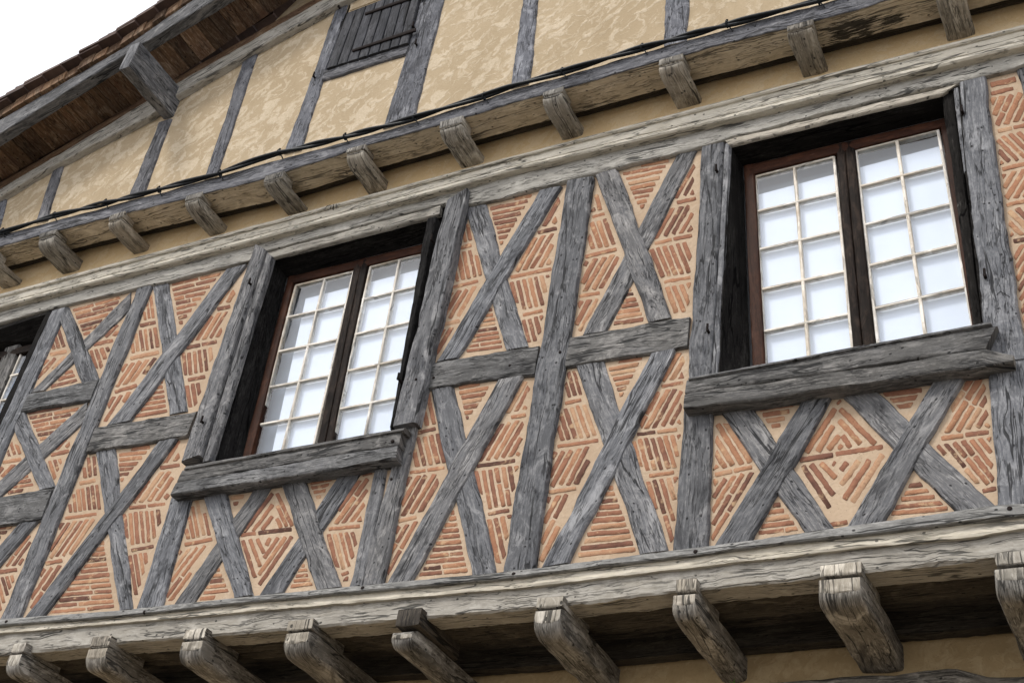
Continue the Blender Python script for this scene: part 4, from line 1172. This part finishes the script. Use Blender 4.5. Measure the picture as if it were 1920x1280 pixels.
# soffit boards running back to the wall: each its own board
rng = random.Random(77)
zl = lambda x: P((x, y_at(RF_T, x)), W_R)
x = -120.0
while x < 740:
    wd = rng.uniform(17, 31)
    a, b = zl(x), zl(x + wd - 1.2)
    t = .028 + rng.uniform(0, .006)
    dz = rng.uniform(.012, .020)
    V = []; U = []
    nseg = 8
    wf = W_R + rng.uniform(.012, .03); wb = W_UPPER - .04
    for i in range(nseg + 1):
        w = wf + (wb - wf) * i / nseg
        j = mnoise.noise((w * 5, x, 1)) * .002
        for p, e in ((a, 0), (b, 0), (b, t * 3.3), (a, t * 3.3)):
            V.append(Vector((p.x + j, -w, p.z + dz + e)))
        L = (b - a).length
        U += [(-w, 0), (-w, L), (-w, L + t), (-w, L + t + L)]
    Fc = []
    for i in range(nseg):
        for k in range(4):
            k2 = (k + 1) % 4
            Fc.append((i * 4 + k, (i + 1) * 4 + k, (i + 1) * 4 + k2, i * 4 + k2))
    Fc += [(0, 1, 2, 3), tuple(nseg * 4 + k for k in (3, 2, 1, 0))]
    mk("soffit_board", V, Fc, W_SOFF, ROOF, U, sharp=30)
    x += wd
# roof covering: courses of flat clay tiles, each course stepping over the one below
x = -150.0
k = 0
def tile(x0, x1, lift0, lift1, th, wf, wb):
    a, b = zl(x0), zl(x1)
    V = []
    for w in (wf, wb):
        for p, e in ((a, lift0), (b, lift1), (b, lift1 + th), (a, lift0 + th)):
            V.append(Vector((p.x, -w, p.z + e)))
    return mk("roof_tile", V, [(0, 1, 2, 3), (7, 6, 5, 4), (0, 4, 5, 1), (1, 5, 6, 2), (2, 6, 7, 3), (3, 7, 4, 0)], TILE, ROOF, sharp=0)
while x < 740:
    st = rng.uniform(31, 39)
    for q in range(5):
        wf = W_R + .085 - q * .20 + rng.uniform(-.012, .012)
        tile(x - 18, x + st + 20, .165 + rng.uniform(0, .008), .118 + rng.uniform(0, .006), .026, wf, wf - .19)
    # the thick verge tiles, doubled at the edge
    tile(x - 8, x + st * .95, .212 + rng.uniform(0, .012), .160, .026, W_R + .06 + rng.uniform(-.012, .012), W_R - .10)
    x += st
# roof deck behind so that no sky shows through
V = []
for px in (-150, 750):
    p = zl(px)
    for w in (W_R - .02, -4.0):
        for e in (.150, .122):
            V.append(Vector((p.x, -w, p.z + e)))
mk("roof_deck", V, [(0, 1, 3, 2), (4, 6, 7, 5), (0, 4, 5, 1), (2, 3, 7, 6), (0, 2, 6, 4), (1, 5, 7, 3)], W_DARK, ROOF, [(0, 0)] * 8, sharp=0)

# purlin end carrying the verge
V, U, Fc = [], [], []
A, B, Cc = P((222, 133), .80), P((243, 123), .80), P((250, 81), .80)
loft_joist(A.x, B.x, Cc.z - .02, (A.z + B.z) / 2, .80, .20, .006, .004, sd=4.4, V=V, U=U, Fc=Fc, bev=.006)
mk("purlin", V, Fc, W_GREY, HOUSE, U, sharp=40)

# ------------------------------------------------------------------ ironwork: hinge pins, bolt heads
def pintle(p, w, size=1.0):
    c = P(p, w); V, U, Fc = [], [], []
    s = size * .011
    tube([c + Vector((0, .03, -.004)), c + Vector((0, -.018, -.004)), c + Vector((0, -.026, 0))], s * .75, 6, V, U, Fc)
    tube([c + Vector((0, -.024, -.014)), c + Vector((0, -.024, .014)), c + Vector((0, -.024, .034))], s * .62, 6, V, U, Fc)
    mk("hinge_pin", V, Fc, IRON, HOUSE, sharp=40)
for p, w in [((471, 533), .056), ((812, 452), .056), ((382, 792), .056), ((750, 712), .056), ((1345, 322), .01), ((1329, 622), .01), ((1805, 212), .012), ((1848, 520), .012), ((777, 52), .27), ((591, 146), .27), ((638, 16), .27), ((782, 85), .27)]:
    pintle(p, w)
def bolt(p, w, r=.011):
    c = P(p, w); V = []; Fc = []; n = 8
    for k in range(n):
        a = 2 * math.pi * k / n; V.append(c + Vector((r * math.cos(a), .004, r * math.sin(a))))
    for k in range(n):
        a = 2 * math.pi * k / n; V.append(c + Vector((r * .7 * math.cos(a), -.005, r * .7 * math.sin(a))))
    V.append(c + Vector((0, -.007, 0)))
    for k in range(n):
        j = (k + 1) % n; Fc += [(k, j, n + j, n + k), (n + k, n + j, 2 * n)]
    mk("bolt_head", V, Fc, IRON, HOUSE, sharp=50)
for p, w in [((813, 708), .005), ((956, 685), .005), ((736, 827), .08), ((780, 711), .057), ((734, 898), .01), ((12, 1165), .088), ((271, 1147), .088), ((680, 1102), .088), ((963, 1076), .088), ((1304, 1034), .088), ((1893, 953), .088), ((1050, 660), .014)]:
    bolt(p, w, .010 if w < .08 else .013)

# carpenter's marks cut into the cornice, and a scratched mark on the right-hand post
for a, b in [((607, 393), (612, 387)), ((612, 386), (619, 384)), ((617, 392), (621, 385)), ((623, 391), (625, 383)), ((629, 390), (630, 382))]:
    quad_timber("carved_mark", (a, (a[0] + .8, a[1] + .3)), (b, (b[0] + .8, b[1] + .3)), W_CORB, HOUSE, w=.0855, th=.01, bev=.001, rough=.1)
for a, b in [((1868, 553), (1876, 545)), ((1876, 545), (1880, 552)), ((1876, 546), (1893, 556))]:
    quad_timber("carved_mark", (a, (a[0] + .9, a[1] + 1.2)), (b, (b[0] + .9, b[1] + 1.2)), W_BLACK, HOUSE, w=.0115, th=.01, bev=.001, rough=.1)

# ------------------------------------------------------------------ cable clipped along the jetty
CAB = [(-90, 466), (0, 437), (100, 405), (200, 380), (297, 356), (410, 325), (480, 300), (524, 286), (647, 257), (777, 221), (905, 181), (960, 161), (1054, 135), (1204, 90), (1362, 47), (1450, 24), (1532, 2), (1640, -32), (1700, -50)]
CABLE_O = empty("cable", P((800, 215), .31), "black twisted pair of electric cables clipped along the upper jetty beam", "cable")
for s in (0, 1):
    pts = []
    n = 260
    for i in range(n + 1):
        x = -90 + 2690 * i / n
        c = P((x, y_at(CAB, x)), .335)
        ph = c.x * 6.5 + s * math.pi + 2.5 * mnoise.noise((c.x * .9, 3, 1))
        r = .0105 + .004 * mnoise.noise((c.x * 2.3, 1, 8))
        sag = .006 * mnoise.noise((c.x * 1.7, 7, 2))
        pts.append(c + Vector((0, math.cos(ph) * r, math.sin(ph) * r + sag)))
    V, U, Fc = [], [], []
    tube(pts, .0125, 8, V, U, Fc)
    mk("cable_strand", V, Fc, CABLE, CABLE_O, U, sharp=60)
for (x, y) in [(5, 434), (102, 404), (198, 380), (298, 356), (412, 325), (524, 286), (647, 257), (777, 221), (907, 181), (1054, 135), (1204, 90), (1363, 46), (1535, 2)]:
    c = P((x, y), .335); V, U, Fc = [], [], []
    tube([c + Vector((0, math.cos(a) * .021, math.sin(a) * .021)) for a in [2 * math.pi * k / 10 for k in range(11)]], .0055, 6, V, U, Fc)
    tube([c + Vector((.0, -.002, .018)), c + Vector((.004, -.012, .030))], .007, 6, V, U, Fc)
    tube([c + Vector((.006, .0, -.012)), c + Vector((.022, .012, -.035)), c + Vector((.03, .02, -.052))], .0042, 6, V, U, Fc)
    mk("cable_clip", V, Fc, CABLE, CABLE_O, U, sharp=50)

# ------------------------------------------------------------------ blade of grass sprouting from the lower rail
c = P((1374, 1290), -.50)
G = empty("grass_tuft", c, "small green blades of grass on the lower wall at the bottom edge", "grass")
for dx, dz, ln in ((.012, .045, 1), (-.012, .035, 1), (.0, .03, 1)):
    V = [c + Vector((-.003, 0, -.02)), c + Vector((.003, 0, -.02)), c + Vector((dx * .5 + .0025, -.006, dz * .5)), c + Vector((dx * .5 - .0025, -.006, dz * .5)), c + Vector((dx, -.012, dz))]
    V += [v + Vector((0, .0015, 0)) for v in V]
    mk("blade", V, [(0, 1, 2, 3), (3, 2, 4), (8, 7, 6, 5), (9, 7, 8), (0, 5, 6, 1), (1, 6, 7, 2), (2, 7, 9, 4), (4, 9, 8, 3), (3, 8, 5, 0)], LEAF, G, sharp=0)
